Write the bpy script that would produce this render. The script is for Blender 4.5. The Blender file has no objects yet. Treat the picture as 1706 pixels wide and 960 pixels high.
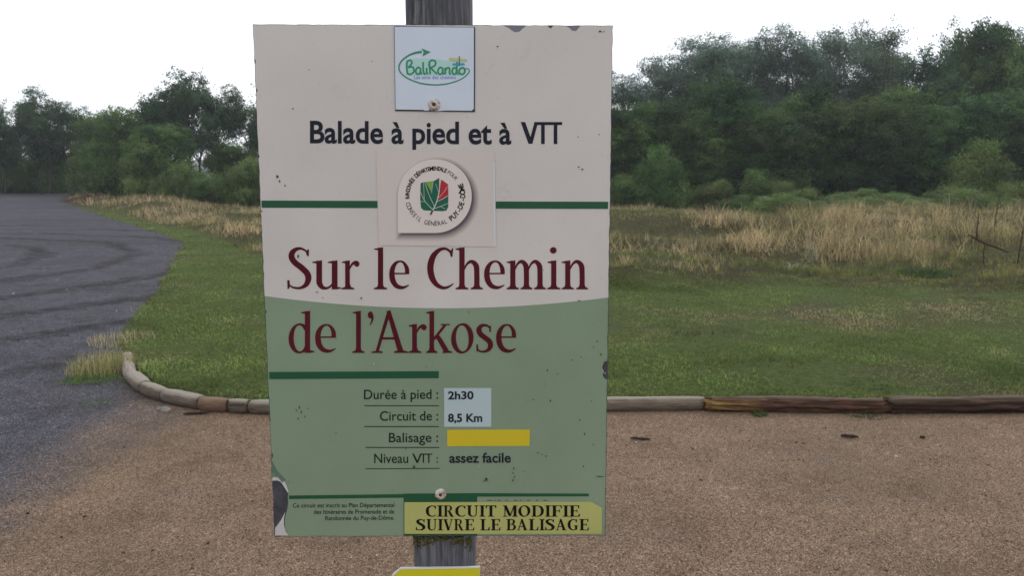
import bpy, math, random
import numpy as np
from mathutils import Vector, noise
from mathutils.geometry import delaunay_2d_cdt

R = math.radians
random.seed(7)
rng = np.random.default_rng(7)
S = bpy.context.scene
COL = S.collection

# ------------------------------------------------------------------ camera
F = 1410.0; CX, CY = 853.0, 480.0
TH = math.atan(200.0 / F)
CT, ST = math.cos(TH), math.sin(TH)
CH = 1.5
cam = bpy.data.cameras.new('camera'); cam_o = bpy.data.objects.new('camera', cam); COL.objects.link(cam_o)
cam_o.location = (0, 0, CH); cam_o.rotation_euler = (R(90) - TH, 0, 0)
cam.sensor_width = 36; cam.lens = 36 * F / 1706; cam.clip_start = 0.05; cam.clip_end = 3000
cam.dof.use_dof = True; cam.dof.focus_distance = 1.0; cam.dof.aperture_fstop = 22
S.camera = cam_o

# ------------------------------------------------------------------ sky, sun, exposure
W = bpy.data.worlds.new("World"); S.world = W; W.use_nodes = True
nt = W.node_tree; N = nt.nodes; L = nt.links
bg = N['Background']; bg.inputs['Strength'].default_value = 0.1
sky = N.new('ShaderNodeTexSky'); sky.sky_type = 'NISHITA'; sky.sun_disc = False
SUN_EL, SUN_AZ = R(38), R(28)      # ahead of the camera, to the right
sky.sun_elevation = SUN_EL; sky.sun_rotation = SUN_AZ
tc = N.new('ShaderNodeTexCoord'); mp = N.new('ShaderNodeMapping'); mp.inputs['Scale'].default_value = (1.2, 1.2, 5.0)
nz = N.new('ShaderNodeTexNoise'); nz.inputs['Scale'].default_value = 2.2; nz.inputs['Detail'].default_value = 5
L.new(tc.outputs['Generated'], mp.inputs[0]); L.new(mp.outputs[0], nz.inputs['Vector'])
rp = N.new('ShaderNodeValToRGB')
rp.color_ramp.elements[0].position = 0.35; rp.color_ramp.elements[0].color = (0.74, 0.79, 0.87, 1)
rp.color_ramp.elements[1].position = 0.62; rp.color_ramp.elements[1].color = (1.12, 1.13, 1.16, 1)
L.new(nz.outputs['Fac'], rp.inputs[0])
vm = N.new('ShaderNodeVectorMath'); vm.operation = 'SCALE'; vm.inputs['Scale'].default_value = 9.6
L.new(rp.outputs[0], vm.inputs[0])
# the cloud deck is brighter towards the hidden sun, duller behind the camera
dt = N.new('ShaderNodeVectorMath'); dt.operation = 'DOT_PRODUCT'; dt.inputs[1].default_value = (.2, .93, .3)
L.new(tc.outputs['Generated'], dt.inputs[0])
mr = N.new('ShaderNodeMapRange'); mr.inputs[1].default_value = -.6; mr.inputs[2].default_value = .9; mr.inputs[3].default_value = 8.6; mr.inputs[4].default_value = 14.5
L.new(dt.outputs['Value'], mr.inputs[0]); L.new(mr.outputs[0], vm.inputs['Scale'])
mx = N.new('ShaderNodeMix'); mx.data_type = 'RGBA'; mx.inputs[0].default_value = 0.93
L.new(sky.outputs[0], mx.inputs[6]); L.new(vm.outputs[0], mx.inputs[7]); L.new(mx.outputs[2], bg.inputs['Color'])

sun = bpy.data.lights.new('sun', 'SUN'); sun.energy = 0.7; sun.angle = R(14); sun.color = (1, 0.96, 0.9)
sun_o = bpy.data.objects.new('sun', sun); COL.objects.link(sun_o)
sd = Vector((math.sin(SUN_AZ) * math.cos(SUN_EL), math.cos(SUN_AZ) * math.cos(SUN_EL), math.sin(SUN_EL)))
sun_o.rotation_euler = (-sd).to_track_quat('-Z', 'Y').to_euler(); sun_o.location = sd * 50
S.view_settings.view_transform = 'Standard'; S.view_settings.look = 'None'
S.view_settings.exposure = 0.15; S.view_settings.gamma = 1; S.view_settings.use_curve_mapping = False
S.cycles.volume_bounces = 0; S.cycles.max_bounces = 6; S.cycles.transparent_max_bounces = 8

# ------------------------------------------------------------------ helpers
def ray(px, py):
    u = (px - CX) / F; v = (CY - py) / F
    return u, CT + v * ST, -ST + v * CT
def on_plane(px, py, Y):
    a, b, c = ray(px, py); t = Y / b
    return Vector((a * t, Y, CH + c * t))
def on_ground(px, py, z=0.0):
    a, b, c = ray(px, py); t = (z - CH) / c
    return (a * t, b * t)

def tag(o, label=None, cat=None, group=None, kind=None):
    if label: o['label'] = label
    if cat: o['category'] = cat
    if group: o['group'] = group
    if kind: o['kind'] = kind
    return o
def empty(name, loc=(0, 0, 0), rz=0):
    o = bpy.data.objects.new(name, None); COL.objects.link(o); o.location = loc; o.rotation_euler[2] = rz
    o.empty_display_size = 0.1
    return o
def mesh_obj(name, verts, faces, mats, parent=None, smooth=False, midx=None):
    me = bpy.data.meshes.new(name)
    me.from_pydata([tuple(v) for v in verts], [], [tuple(f) for f in faces])
    if not isinstance(mats, (list, tuple)): mats = [mats]
    for m in mats: me.materials.append(m)
    if midx is not None: me.polygons.foreach_set('material_index', midx)
    if smooth: me.polygons.foreach_set('use_smooth', [True] * len(me.polygons))
    me.update()
    o = bpy.data.objects.new(name, me); COL.objects.link(o)
    if parent: o.parent = parent
    return o
def fast_mesh(name, V, Fc, tint=None, mats=None):
    """V (n,3) float, Fc (m,k) ints, tint per face -> 'tint' attribute"""
    me = bpy.data.meshes.new(name)
    V = np.asarray(V, np.float32); Fc = np.asarray(Fc, np.int32)
    m, k = Fc.shape
    me.vertices.add(len(V)); me.vertices.foreach_set('co', V.ravel())
    me.loops.add(m * k); me.loops.foreach_set('vertex_index', Fc.ravel())
    me.polygons.add(m); me.polygons.foreach_set('loop_start', np.arange(0, m * k, k, dtype=np.int32))
    if tint is not None:
        a = me.attributes.new('tint', 'FLOAT_COLOR', 'FACE')
        c = np.ones((m, 4), np.float32); c[:, :3] = tint
        a.data.foreach_set('color', c.ravel())
    for mm in (mats or []): me.materials.append(mm)
    me.update(calc_edges=True); me.validate()
    return me
def link(name, me, parent=None):
    o = bpy.data.objects.new(name, me); COL.objects.link(o)
    if parent: o.parent = parent
    return o

# ------------------------------------------------------------------ materials
def new_mat(name, col=(0.5, 0.5, 0.5), rough=0.8, spec=0.3, metal=0.0):
    m = bpy.data.materials.new(name); m.use_nodes = True
    b = m.node_tree.nodes['Principled BSDF']
    b.inputs['Base Color'].default_value = (*col, 1); b.inputs['Roughness'].default_value = rough
    b.inputs['Specular IOR Level'].default_value = spec; b.inputs['Metallic'].default_value = metal
    return m
class G:
    """tiny node-graph helper"""
    def __init__(s, m):
        s.nt = m.node_tree; s.N = s.nt.nodes; s.L = s.nt.links; s.b = s.N['Principled BSDF']
    def n(s, t, ins=None, **kw):
        x = s.N.new(t)
        for k, v in kw.items(): setattr(x, k, v)
        for k, v in (ins or {}).items():
            if isinstance(v, bpy.types.NodeSocket): s.L.new(v, x.inputs[k])
            else: x.inputs[k].default_value = v
        return x
    def pos(s): return s.n('ShaderNodeNewGeometry').outputs['Position']
    def obj(s): return s.n('ShaderNodeTexCoord').outputs['Object']
    def noise(s, vec, scale, detail=3, rough=0.5):
        return s.n('ShaderNodeTexNoise', {'Vector': vec, 'Scale': scale, 'Detail': detail, 'Roughness': rough}).outputs['Fac']
    def vor(s, vec, scale):
        return s.n('ShaderNodeTexVoronoi', {'Vector': vec, 'Scale': scale})
    def ramp(s, fac, stops, interp='LINEAR'):
        r = s.n('ShaderNodeValToRGB', {'Fac': fac}); cr = r.color_ramp; cr.interpolation = interp
        while len(cr.elements) > 1: cr.elements.remove(cr.elements[-1])
        cr.elements[0].position = stops[0][0]; cr.elements[0].color = (*stops[0][1], 1)
        for p, c in stops[1:]:
            e = cr.elements.new(p); e.color = (*c, 1)
        return r.outputs[0]
    def mix(s, fac, a, b, mode='MIX'):
        x = s.n('ShaderNodeMix', data_type='RGBA', blend_type=mode)
        for i, v in ((0, fac), (6, a), (7, b)):
            if isinstance(v, bpy.types.NodeSocket): s.L.new(v, x.inputs[i])
            elif i == 0: x.inputs[0].default_value = v
            else: x.inputs[i].default_value = (*v, 1)
        return x.outputs[2]
    def math(s, op, a, b=0.0):
        x = s.n('ShaderNodeMath', operation=op)
        for i, v in ((0, a), (1, b)):
            if isinstance(v, bpy.types.NodeSocket): s.L.new(v, x.inputs[i])
            else: x.inputs[i].default_value = v
        return x.outputs[0]
    def mrange(s, v, a, b, c=0.0, d=1.0):
        return s.n('ShaderNodeMapRange', {0: v, 1: a, 2: b, 3: c, 4: d}).outputs[0]
    def bump(s, h, strength=0.5, dist=0.01):
        x = s.n('ShaderNodeBump', {'Height': h, 'Strength': strength, 'Distance': dist}); s.L.new(x.outputs[0], s.b.inputs['Normal'])
    def color(s, c): s.L.new(c, s.b.inputs['Base Color'])

def g3(v): return (v, v, v)

# printed sheet: faint mottling and fine grime over the print colour
def print_mat(name, col, amt=0.06, rough=0.32, spec=0.5):
    m = new_mat(name, col, rough, spec); g = G(m); p = g.obj()
    n1 = g.noise(p, 9, 4); n2 = g.noise(p, 260, 2)
    c = g.mix(g.mrange(n1, .3, .7), tuple(x * (1 - amt) for x in col), tuple(min(1, x * (1 + amt * .6)) for x in col))
    dirt = g.mrange(n2, .66, .8)
    c = g.mix(g.math('MULTIPLY', dirt, .25), c, tuple(x * .55 for x in col))
    g.color(c)
    g.L.new(g.mrange(n1, .3, .7, rough - .06, rough + .1), g.b.inputs['Roughness'])
    g.bump(g.noise(p, 120, 2), .12, .0006)
    return m
M = {}
M['cream'] = print_mat('print_cream', (.725, .680, .645))
M['green'] = print_mat('print_green', (.262, .352, .240))
M['bar'] = print_mat('print_dark_green', (.012, .10, .045))
M['maroon'] = print_mat('print_maroon', (.105, .013, .022), .15, spec=.12)
M['ink'] = print_mat('print_dark_grey', (.024, .026, .040), .15, spec=.12)
M['ink_green'] = print_mat('print_black_green', (.014, .024, .018), .15, spec=.12)
M['white_plate'] = print_mat('logo_plate_white', (.72, .80, .92), .04, .4)
M['sticker_cream'] = print_mat('emblem_paper', (.74, .665, .62), .04, .5)
M['badge'] = print_mat('emblem_badge', (.84, .75, .70), .03, .5)
M['paper'] = print_mat('white_sticker', (.52, .64, .66), .04, .5)
M['yellow'] = print_mat('yellow_mark', (.72, .56, .02), .05, .45)
M['pale_yellow'] = print_mat('pale_yellow_sticker', (.52, .52, .17), .07, .5)
M['plate_yellow'] = print_mat('yellow_plate', (.72, .66, .02), .05, .35)
M['black'] = new_mat('print_black', (.008, .008, .006), .6, .15)
M['lgreen'] = new_mat('logo_green', (.05, .30, .17), .5)
M['lpale'] = new_mat('logo_pale_green', (.50, .78, .72), .5)
M['lblue'] = new_mat('logo_blue', (.20, .33, .75), .5)
M['cyan'] = new_mat('logo_cyan', (.08, .35, .70), .5)
M['lyel'] = new_mat('logo_yellow', (.62, .62, .25), .5)
M['leafg'] = new_mat('emblem_green', (.012, .14, .085), .5)
M['lime'] = new_mat('emblem_lime', (.25, .42, .08), .5)
M['red'] = new_mat('emblem_red', (.50, .03, .045), .5)
M['vein'] = new_mat('emblem_vein', (.70, .68, .64), .5)
M['edge'] = new_mat('panel_edge', (.05, .055, .05), .6)
M['torn'] = new_mat('torn_white', (.62, .60, .58), .8)
M['speck'] = new_mat('scratch_dark', (.06, .065, .055), .8)
M['speckl'] = new_mat('scratch_light', (.55, .55, .50), .8)
m = new_mat('bare_backing', (.07, .07, .085), .55); g = G(m); p = g.obj()
g.color(g.ramp(g.noise(p, 60, 5, .7), [(.3, (.035, .037, .05)), (.6, (.085, .085, .10)), (.8, (.16, .155, .16))]))
M['backing'] = m
m = new_mat('screw_cap', (.62, .57, .50), .55); g = G(m); p = g.obj()
g.color(g.ramp(g.noise(p, 260, 3, .7), [(.35, (.22, .18, .13)), (.5, (.60, .55, .48)), (.7, (.74, .70, .64))]))
M['cap'] = m
M['cap_hole'] = new_mat('screw_recess', (.10, .05, .03), .7)

# weathered post: grey grain along z, greener and mossy low
m = new_mat('weathered_post', (.1, .1, .1), .85); g = G(m); p = g.obj()
mpn = g.n('ShaderNodeMapping', {'Vector': p, 'Scale': (1, 1, .06)}).outputs[0]
gr = g.noise(mpn, 260, 5, .65); gl = g.noise(mpn, 40, 3)
c = g.ramp(gr, [(.3, (.026, .027, .031)), (.5, (.10, .102, .115)), (.7, (.27, .27, .29))])
c = g.mix(g.mrange(gl, .35, .7, 0, .8), c, (.13, .132, .15))
crack = g.mrange(g.noise(mpn, 120, 1), .67, .71)
c = g.mix(g.math('MULTIPLY', crack, .85), c, (.008, .008, .008))
g.color(c); g.bump(gr, .8, .002); M['post'] = m
m = new_mat('moss', (.06, .06, .01), .95); g = G(m); p = g.obj()
g.color(g.ramp(g.noise(p, 300, 3), [(.3, (.018, .020, .006)), (.5, (.085, .075, .012)), (.7, (.20, .15, .035))])); M['moss'] = m

# ---- log woods
def wood(name, stops, scale=(1, 1, 1), crack=.6, rough=.85, top=None, amber=False):
    m = new_mat(name, (.2, .15, .1), rough); g = G(m); p = g.obj()
    q = g.n('ShaderNodeMapping', {'Vector': p, 'Scale': (.07, 1, 1)}).outputs[0]
    rnd = g.n('ShaderNodeObjectInfo').outputs['Random']
    q = g.n('ShaderNodeVectorMath', {0: q, 1: g.n('ShaderNodeCombineXYZ', {0: g.math('MULTIPLY', rnd, 9.0), 1: rnd, 2: 0.0}).outputs[0]}, operation='ADD').outputs[0]
    a = g.noise(q, 90, 5, .65); b = g.noise(p, 9, 4, .6)
    c = g.ramp(a, stops)
    c = g.mix(g.mrange(b, .35, .75, 0, .75), c, tuple(x * .8 for x in stops[1][1]))
    cr = g.mrange(g.noise(q, 45, 2), .64, .69)
    c = g.mix(g.math('MULTIPLY', cr, crack), c, (.012, .009, .007))
    c = g.mix(1.0, c, g.ramp(g.math('FRACT', g.math('MULTIPLY', rnd, 5.7)), [(0, (.62, .60, .57)), (.5, (.95, .93, .90)), (1, (1.3, 1.25, 1.18))]), 'MULTIPLY')
    xyz = g.n('ShaderNodeSeparateXYZ', {0: p})
    if amber:
        e_ = g.mrange(g.math('ADD', xyz.outputs[0], g.math('MULTIPLY', g.math('SUBTRACT', g.noise(p, 8, 4), .5), .5)), .10, .42, .85, 0)
        c = g.mix(e_, c, g.ramp(a, [(.35, (.035, .018, .008)), (.5, (.22, .115, .03)), (.68, (.42, .29, .13))]))
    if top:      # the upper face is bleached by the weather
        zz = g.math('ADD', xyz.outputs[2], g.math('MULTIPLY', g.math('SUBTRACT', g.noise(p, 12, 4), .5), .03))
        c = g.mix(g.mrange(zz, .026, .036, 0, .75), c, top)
    g.color(c); g.bump(g.math('SUBTRACT', a, g.math('MULTIPLY', cr, .8)), .9, .006)
    return m
M['log_grey'] = wood('log_grey_wood', [(.3, (.075, .055, .042)), (.5, (.17, .135, .105)), (.7, (.30, .25, .20))], top=(.30, .265, .215))
M['log_orange'] = wood('log_orange_wood', [(.3, (.08, .05, .036)), (.5, (.20, .125, .085)), (.7, (.33, .25, .18))], crack=.7)
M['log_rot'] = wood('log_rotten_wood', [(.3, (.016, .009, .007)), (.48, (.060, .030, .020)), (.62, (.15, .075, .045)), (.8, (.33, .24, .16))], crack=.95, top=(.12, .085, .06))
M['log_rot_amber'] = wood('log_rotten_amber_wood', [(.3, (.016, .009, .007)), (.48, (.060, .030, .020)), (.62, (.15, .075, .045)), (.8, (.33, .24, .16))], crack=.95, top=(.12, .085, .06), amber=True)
M['log_pale'] = wood('log_bleached_wood', [(.3, (.12, .10, .08)), (.5, (.24, .21, .18)), (.7, (.36, .33, .28))], crack=.5)
M['log_end'] = new_mat('log_end_grain', (.16, .105, .07), .9)

# ------------------------------------------------------------------ terrain description
gravel_px = [(200, 592), (188, 570), (196, 548), (228, 518), (254, 488), (276, 452), (288, 425), (303, 404), (262, 388),
             (215, 374), (170, 361), (138, 349), (96, 335), (118, 326), (143, 321), (100, 316.5), (50, 314.5), (0, 313.5)]
logs_px = [(203, 600), (205, 628), (225, 650), (264, 667), (327, 683), (376, 689), (411, 691), (450, 692), (640, 691), (830, 689),
           (1010, 688), (1178, 687), (1480, 691), (1706, 690), (1950, 690)]
edge = [on_ground(*q) for q in gravel_px]
left_edge = list(edge)
lp = [on_ground(*q) for q in logs_px]
poly = lp[::-1][:]                                    # from the right end to the log corner
poly = [(16.0, lp[-1][1] + .3)] + poly
poly += edge + [(-60, 64), (-90, 60), (-90, -30), (16, -30)]
GP = np.array(poly)

def seg_dist(P, A, B):
    d = B - A; t = np.clip(((P - A) @ d) / (d @ d + 1e-12), 0, 1)
    return np.linalg.norm(P - (A + t[:, None] * d), axis=1)
def signed_gravel(P):
    """>0 outside the gravel, <0 inside"""
    n = len(GP); dist = np.full(len(P), 1e9); ins = np.zeros(len(P), bool)
    for i in range(n):
        a, b = GP[i], GP[(i + 1) % n]
        dist = np.minimum(dist, seg_dist(P, a, b))
        if a[1] != b[1]:
            c = ((a[1] > P[:, 1]) != (b[1] > P[:, 1])) & (P[:, 0] < (b[0] - a[0]) * (P[:, 1] - a[1]) / (b[1] - a[1]) + a[0])
            ins ^= c
    return np.where(ins, -dist, dist)
def vnoise(P, s, seed=0.0):
    """cheap smooth pseudo-noise, about -1..1"""
    x = P[:, 0] / s + seed * 3.17; y = P[:, 1] / s + seed * 1.93
    return (np.sin(x * 1.7 + 1.3 * np.sin(y * 1.1 + seed)) + np.sin(y * 2.1 + 1.7 * np.sin(x * .9 - seed)) +
            np.sin((x + y) * 1.3 + 2.1 * np.sin((x - y) * .7 + seed * 2))) / 3
LB = np.array([(-60, 75), (-38, 63.5), (-30, 50), (-21, 37), (-14, 29), (-9.5, 22.5), (-6.5, 18.0), (-4.6, 14.6), (-2.6, 12.2), (-.5, 11.0), (2, 10.35), (6, 10.1), (10, 10.0), (40, 9.8)])
def rough_amount(P):
    yb = np.interp(P[:, 0], LB[:, 0], LB[:, 1]) + .45 * vnoise(P, 1.3, 3) + .25 * vnoise(P, .45, 5) + .10 * vnoise(P, .17, 6)
    return np.clip((P[:, 1] - yb) / .5, 0, 1)
def ss(x): x = np.clip(x, 0, 1); return x * x * (3 - 2 * x)
def height(P):
    sg = signed_gravel(P)
    x, y = P[:, 0], P[:, 1]
    nearlog = ss((7.5 - y) / 1.5) * ss((x + 4.2) / .6)
    h = -.03 + (.045 + .05 * nearlog) * ss((sg + .06 - .11 * nearlog + .03 * (1 - nearlog) * vnoise(P, .25, 1)) / (.16 - .08 * nearlog))
    h += np.where(sg > 0, 1, 0) * ss(sg / 1.0) * (.02 * vnoise(P, 1.6, 2) + .008 * vnoise(P, .5, 4) + .02)
    ra = rough_amount(P) * ss(sg / 1.5)
    mound = .30 * np.exp(-((y - 19) / 6.5) ** 2) * ss((x + 2) / 5) + .25 * np.exp(-((x + 14.5) / 4) ** 2 - ((y - 33) / 4.5) ** 2)
    h += ra * (mound + .17 * vnoise(P, 2.2, 7) + .13 * vnoise(P, .9, 9))
    # bare ground falls away gently beyond the trees, then rises as far low hills
    h -= 2.2 * ss((y - 75) / 90)
    r = np.hypot(x, y)
    h += ss((r - 330) / 260) * (13 + 5 * np.sin(np.arctan2(x, y) * 7 + 1) + 3 * np.sin(np.arctan2(x, y) * 17))
    return h
def H1(x, y): return float(height(np.array([[x, y]]))[0])

# masks shared by material and blades are kept in attributes of the ground mesh
def axis(segs):
    out = []
    for a, b, st in segs: out += list(np.arange(a, b, st))
    out.append(segs[-1][1]); return np.array(out)
gx = axis([(-1500, -300, 100), (-300, -80, 20), (-80, -30, 3), (-30, -9, .5), (-9, -4.6, .16), (-4.6, 8, .07), (8, 16, .25), (16, 40, 1.2), (40, 100, 5), (100, 300, 20), (300, 1500, 100)])
gy = axis([(-1500, -300, 150), (-300, -40, 20), (-40, 2, 3), (2, 4.8, .4), (4.8, 11.5, .07), (11.5, 22, .2), (22, 45, .6), (45, 80, 2), (80, 300, 15), (300, 1500, 60)])
XX, YY = np.meshgrid(gx, gy); P2 = np.stack([XX.ravel(), YY.ravel()], 1)
ZZ = height(P2)
nx, ny = len(gx), len(gy)
ii = (np.arange(ny - 1)[:, None] * nx + np.arange(nx - 1)[None, :]).ravel()
FF = np.stack([ii, ii + 1, ii + 1 + nx, ii + nx], 1)

# colour families used by soil, lawn and meadow (albedo)
def lawn_patch(P):
    dry = np.clip(.5 + .8 * vnoise(P, 1.3, 11) + .5 * vnoise(P, .45, 12) - .35, 0, 1)
    near = np.clip((P[:, 0] + 1.5) / 3, 0, 1)      # right hand lawn is more worn
    return dry * (.35 + .65 * near)
m = new_mat('grass_soil', (.05, .05, .03), .95, .1); g = G(m); p = g.pos()
at = g.n('ShaderNodeAttribute', attribute_name='zone').outputs['Color']
sep = g.n('ShaderNodeSeparateColor', {0: at})
n1 = g.noise(p, 1.4, 5, .65); n2 = g.noise(p, 22, 5, .7); n3 = g.noise(p, 150, 3, .7)
lawnc = g.ramp(n2, [(.3, (.05, .075, .02)), (.5, (.105, .145, .036)), (.72, (.17, .20, .06))])
dryc = g.ramp(n2, [(.3, (.04, .032, .02)), (.55, (.12, .10, .055)), (.75, (.21, .17, .10))])
lawnc = g.mix(g.math('MULTIPLY', g.mrange(g.math('ADD', sep.outputs[1], g.math('MULTIPLY', n1, .6)), .55, 1.1), .8), lawnc, dryc)
rc = g.ramp(n2, [(.3, (.030, .028, .012)), (.5, (.085, .078, .032)), (.72, (.19, .15, .08))])
far = g.mix(sep.outputs[0], lawnc, rc)
g.color(g.mix(g.mrange(n3, .3, .75, 0, .55), far, (.02, .017, .011)))
g.bump(g.math('ADD', n2, g.math('MULTIPLY', n3, .5)), 1.0, .04)
M['soil'] = m
gm = fast_mesh('grass_ground', np.stack([P2[:, 0], P2[:, 1], ZZ], 1), FF, mats=[M['soil']])
a = gm.attributes.new('zone', 'FLOAT_COLOR', 'POINT'); zc = np.ones((len(P2), 4), np.float32)
zc[:, 0] = rough_amount(P2); zc[:, 1] = lawn_patch(P2); zc[:, 2] = 0
a.data.foreach_set('color', zc.ravel())
gm.polygons.foreach_set('use_smooth', [True] * len(gm.polygons))
tag(link('grass_ground', gm), kind='structure')

# ---- gravel: tan path in front, dark volcanic gravel yard to the left; both share one blending rule
def gravel_mat():
    m = new_mat('gravel', (.1, .09, .08), .9, .10); g = G(m); p = g.pos()
    sp = g.n('ShaderNodeSeparateXYZ', {0: p})
    w = g.math('ADD', g.math('MULTIPLY', g.math('SUBTRACT', g.noise(p, 1.1, 4, .6), .5), 1.1), g.math('MULTIPLY', g.math('SUBTRACT', g.noise(p, 30, 3, .7), .5), .5))
    # boundary line x = -2.5 -.42*(y-3)
    dark = g.mrange(g.math('ADD', sp.outputs[0], w), -2.65, -1.95, 1, 0)
    dark = g.math('MAXIMUM', dark, g.mrange(sp.outputs[1], 5.4, 5.8))
    v1 = g.vor(p, 290); v2 = g.vor(p, 140); v3 = g.vor(p, 48)
    s1 = g.n('ShaderNodeSeparateColor', {0: v1.outputs['Color']}); s2 = g.n('ShaderNodeSeparateColor', {0: v2.outputs['Color']}); s3 = g.n('ShaderNodeSeparateColor', {0: v3.outputs['Color']})
    r = g.math('ADD', g.math('MULTIPLY', s1.outputs[0], .74), g.math('ADD', g.math('MULTIPLY', s2.outputs[1], .2), g.math('MULTIPLY', s3.outputs[0], .06)))
    tan = g.ramp(r, [(.10, (.018, .011, .007)), (.32, (.135, .086, .056)), (.6, (.235, .156, .106)), (.8, (.36, .262, .19)), (.95, (.58, .47, .38))])
    drk = g.ramp(r, [(.12, (.007, .007, .009)), (.4, (.026, .026, .031)), (.62, (.052, .052, .062)), (.82, (.095, .093, .107)), (.95, (.30, .30, .32))])
    big = g.noise(p, .8, 5, .6)
    tan = g.mix(g.mrange(big, .4, .68, 0, .7), tan, g.mix(.55, tan, (.115, .095, .060)))
    # wheel ruts and damp streaks curving across the yard
    q = g.n('ShaderNodeMapping', {'Vector': p, 'Rotation': (0, 0, R(-14)), 'Scale': (.16, 1.0, 1)}).outputs[0]
    st = g.noise(q, .85, 4, .6)
    ctr = g.n('ShaderNodeVectorMath', {0: p, 1: (-12, 13.2, 0)}, operation='SUBTRACT').outputs[0]
    rad = g.n('ShaderNodeVectorMath', {0: g.n('ShaderNodeVectorMath', {0: ctr, 1: (1, 1.1, 0)}, operation='MULTIPLY').outputs[0]}, operation='LENGTH').outputs['Value']
    ring = g.math('SINE', g.math('ADD', g.math('MULTIPLY', rad, 4.3), g.math('MULTIPLY', g.noise(p, .45, 3), 5.0)))
    ruts = g.math('MULTIPLY', g.mrange(g.math('ADD', ring, g.math('MULTIPLY', g.math('SUBTRACT', g.noise(p, 3.5, 6, .8), .5), 2.4)), .45, 1.0), g.math('MULTIPLY', g.mrange(g.noise(p, .35, 3), .34, .5), g.mrange(rad, 14, 10)))
    drk = g.mix(1.0, drk, (1.62, 1.58, 1.57), 'MULTIPLY')
    drk = g.mix(g.math('MULTIPLY', g.math('MULTIPLY', ruts, .85), g.mrange(g.noise(p, 5, 5, .75), .33, .55)), drk, (.016, .014, .013))
    drk = g.mix(g.math('MULTIPLY', g.mrange(st, .5, .7, 0, .75), g.mrange(g.noise(p, 7, 5, .75), .35, .65)), drk, (.020, .017, .016))
    drk = g.mix(g.mrange(g.noise(p, .6, 3), .5, .7, 0, .4), drk, (.060, .050, .046))
    mot = g.ramp(g.noise(p, 3.2, 9, .82), [(.32, (.45, .44, .43)), (.48, (.95, .95, .97)), (.60, (1.15, 1.15, 1.18)), (.70, (1.75, 1.72, 1.75))])
    drk = g.mix(.9, drk, mot, 'MULTIPLY')
    mot2 = g.ramp(g.noise(p, 2.2, 8, .75), [(.33, (.68, .66, .63)), (.5, (1, 1, 1)), (.68, (1.25, 1.24, 1.20))])
    tan = g.mix(.75, tan, mot2, 'MULTIPLY')
    tan = g.mix(1.0, tan, (.93, .90, .87), 'MULTIPLY')
    blu = g.mrange(g.noise(p, 1.7, 6, .7), .56, .72, 0, .35)
    tan = g.mix(blu, tan, g.mix(.5, drk, (.115, .105, .10)))
    g.color(g.mix(dark, tan, drk))
    hgt = g.math('ADD', g.math('MULTIPLY', s1.outputs[1], .5), g.math('ADD', s2.outputs[0], g.math('MULTIPLY', st, 1.0)))
    g.bump(hgt, .7, .006)
    return m
M['gravel'] = gravel_mat()
def flat_poly(name, pts, z, mat):
    r = delaunay_2d_cdt([Vector(q) for q in pts], [], [list(range(len(pts)))], 1, 1e-4)
    return mesh_obj(name, [(v.x, v.y, z) for v in r[0]], r[2], mat)
def grow(pts, d):      # push a polyline outwards (away from the gravel) so it runs under the lawn edge
    out = []
    for i in range(len(pts)):
        a = np.array(pts[max(i - 1, 0)]); b = np.array(pts[min(i + 1, len(pts) - 1)]); t = b - a; t = t / (np.linalg.norm(t) + 1e-9)
        c = np.array(pts[i]) + np.array([t[1], -t[0]]) * d
        out.append(tuple(c))
    return out
front = lp[::-1]
fr = grow([(16.0, lp[-1][1] + .3)] + front, .10)
sidep = grow(edge, .10)
cut_top = fr[-1]
cut_bot = (-1.0, 1.5)
flat_poly('gravel_path', fr[:-1] + [cut_top, (-2.25, 4.8), (-2.3, 3.2), (-2.3, -30), (16, -30)], 0.0, M['gravel'])
tag(bpy.data.objects['gravel_path'], kind='structure')
flat_poly('gravel_yard', [cut_top] + sidep[1:] + [(-60, 64.2), (-90, 60), (-90, -30), (-2.3, -30), (-2.3, 3.2), (-2.25, 4.8)], 0.0, M['gravel'])
tag(bpy.data.objects['gravel_yard'], kind='structure')

# ------------------------------------------------------------------ attribute-coloured vegetation materials
def veg_mat(name, trans=.3, rough=.7, var=.25, gain=1.0):
    m = bpy.data.materials.new(name); m.use_nodes = True; g = G(m)
    at = g.n('ShaderNodeAttribute', attribute_name='tint').outputs['Color']
    rnd = g.n('ShaderNodeObjectInfo').outputs['Random']
    hs = g.n('ShaderNodeHueSaturation', {'Color': at, 'Hue': g.mrange(rnd, 0, 1, .5 - .025 * (var > 0), .5 + .02 * (var > 0)), 'Saturation': 1.0,
             'Value': g.mrange(g.math('FRACT', g.math('MULTIPLY', rnd, 7.3)), 0, 1, (1 - var) * gain, (1 + var) * gain)}).outputs[0]
    g.color(hs); g.b.inputs['Roughness'].default_value = rough; g.b.inputs['Specular IOR Level'].default_value = .2
    tr = g.n('ShaderNodeBsdfTranslucent', {'Color': hs}); ms = g.n('ShaderNodeMixShader', {0: trans, 1: g.b.outputs[0], 2: tr.outputs[0]})
    g.L.new(ms.outputs[0], g.N['Material Output'].inputs['Surface'])
    return m
M['blade'] = veg_mat('grass_blade', .3, .7, 0)
M['leaf'] = veg_mat('leaf', .40, .6, .2)
m = new_mat('bark', (.06, .05, .04), .9); g = G(m); p = g.obj()
g.color(g.ramp(g.noise(p, 14, 4, .7), [(.3, (.025, .022, .018)), (.6, (.07, .06, .05)), (.8, (.12, .11, .095))])); M['bark'] = m
m = new_mat('pebble', (.1, .1, .1), .9, .1); g = G(m); g.color(g.n('ShaderNodeAttribute', attribute_name='tint').outputs['Color']); M['pebble'] = m

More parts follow.
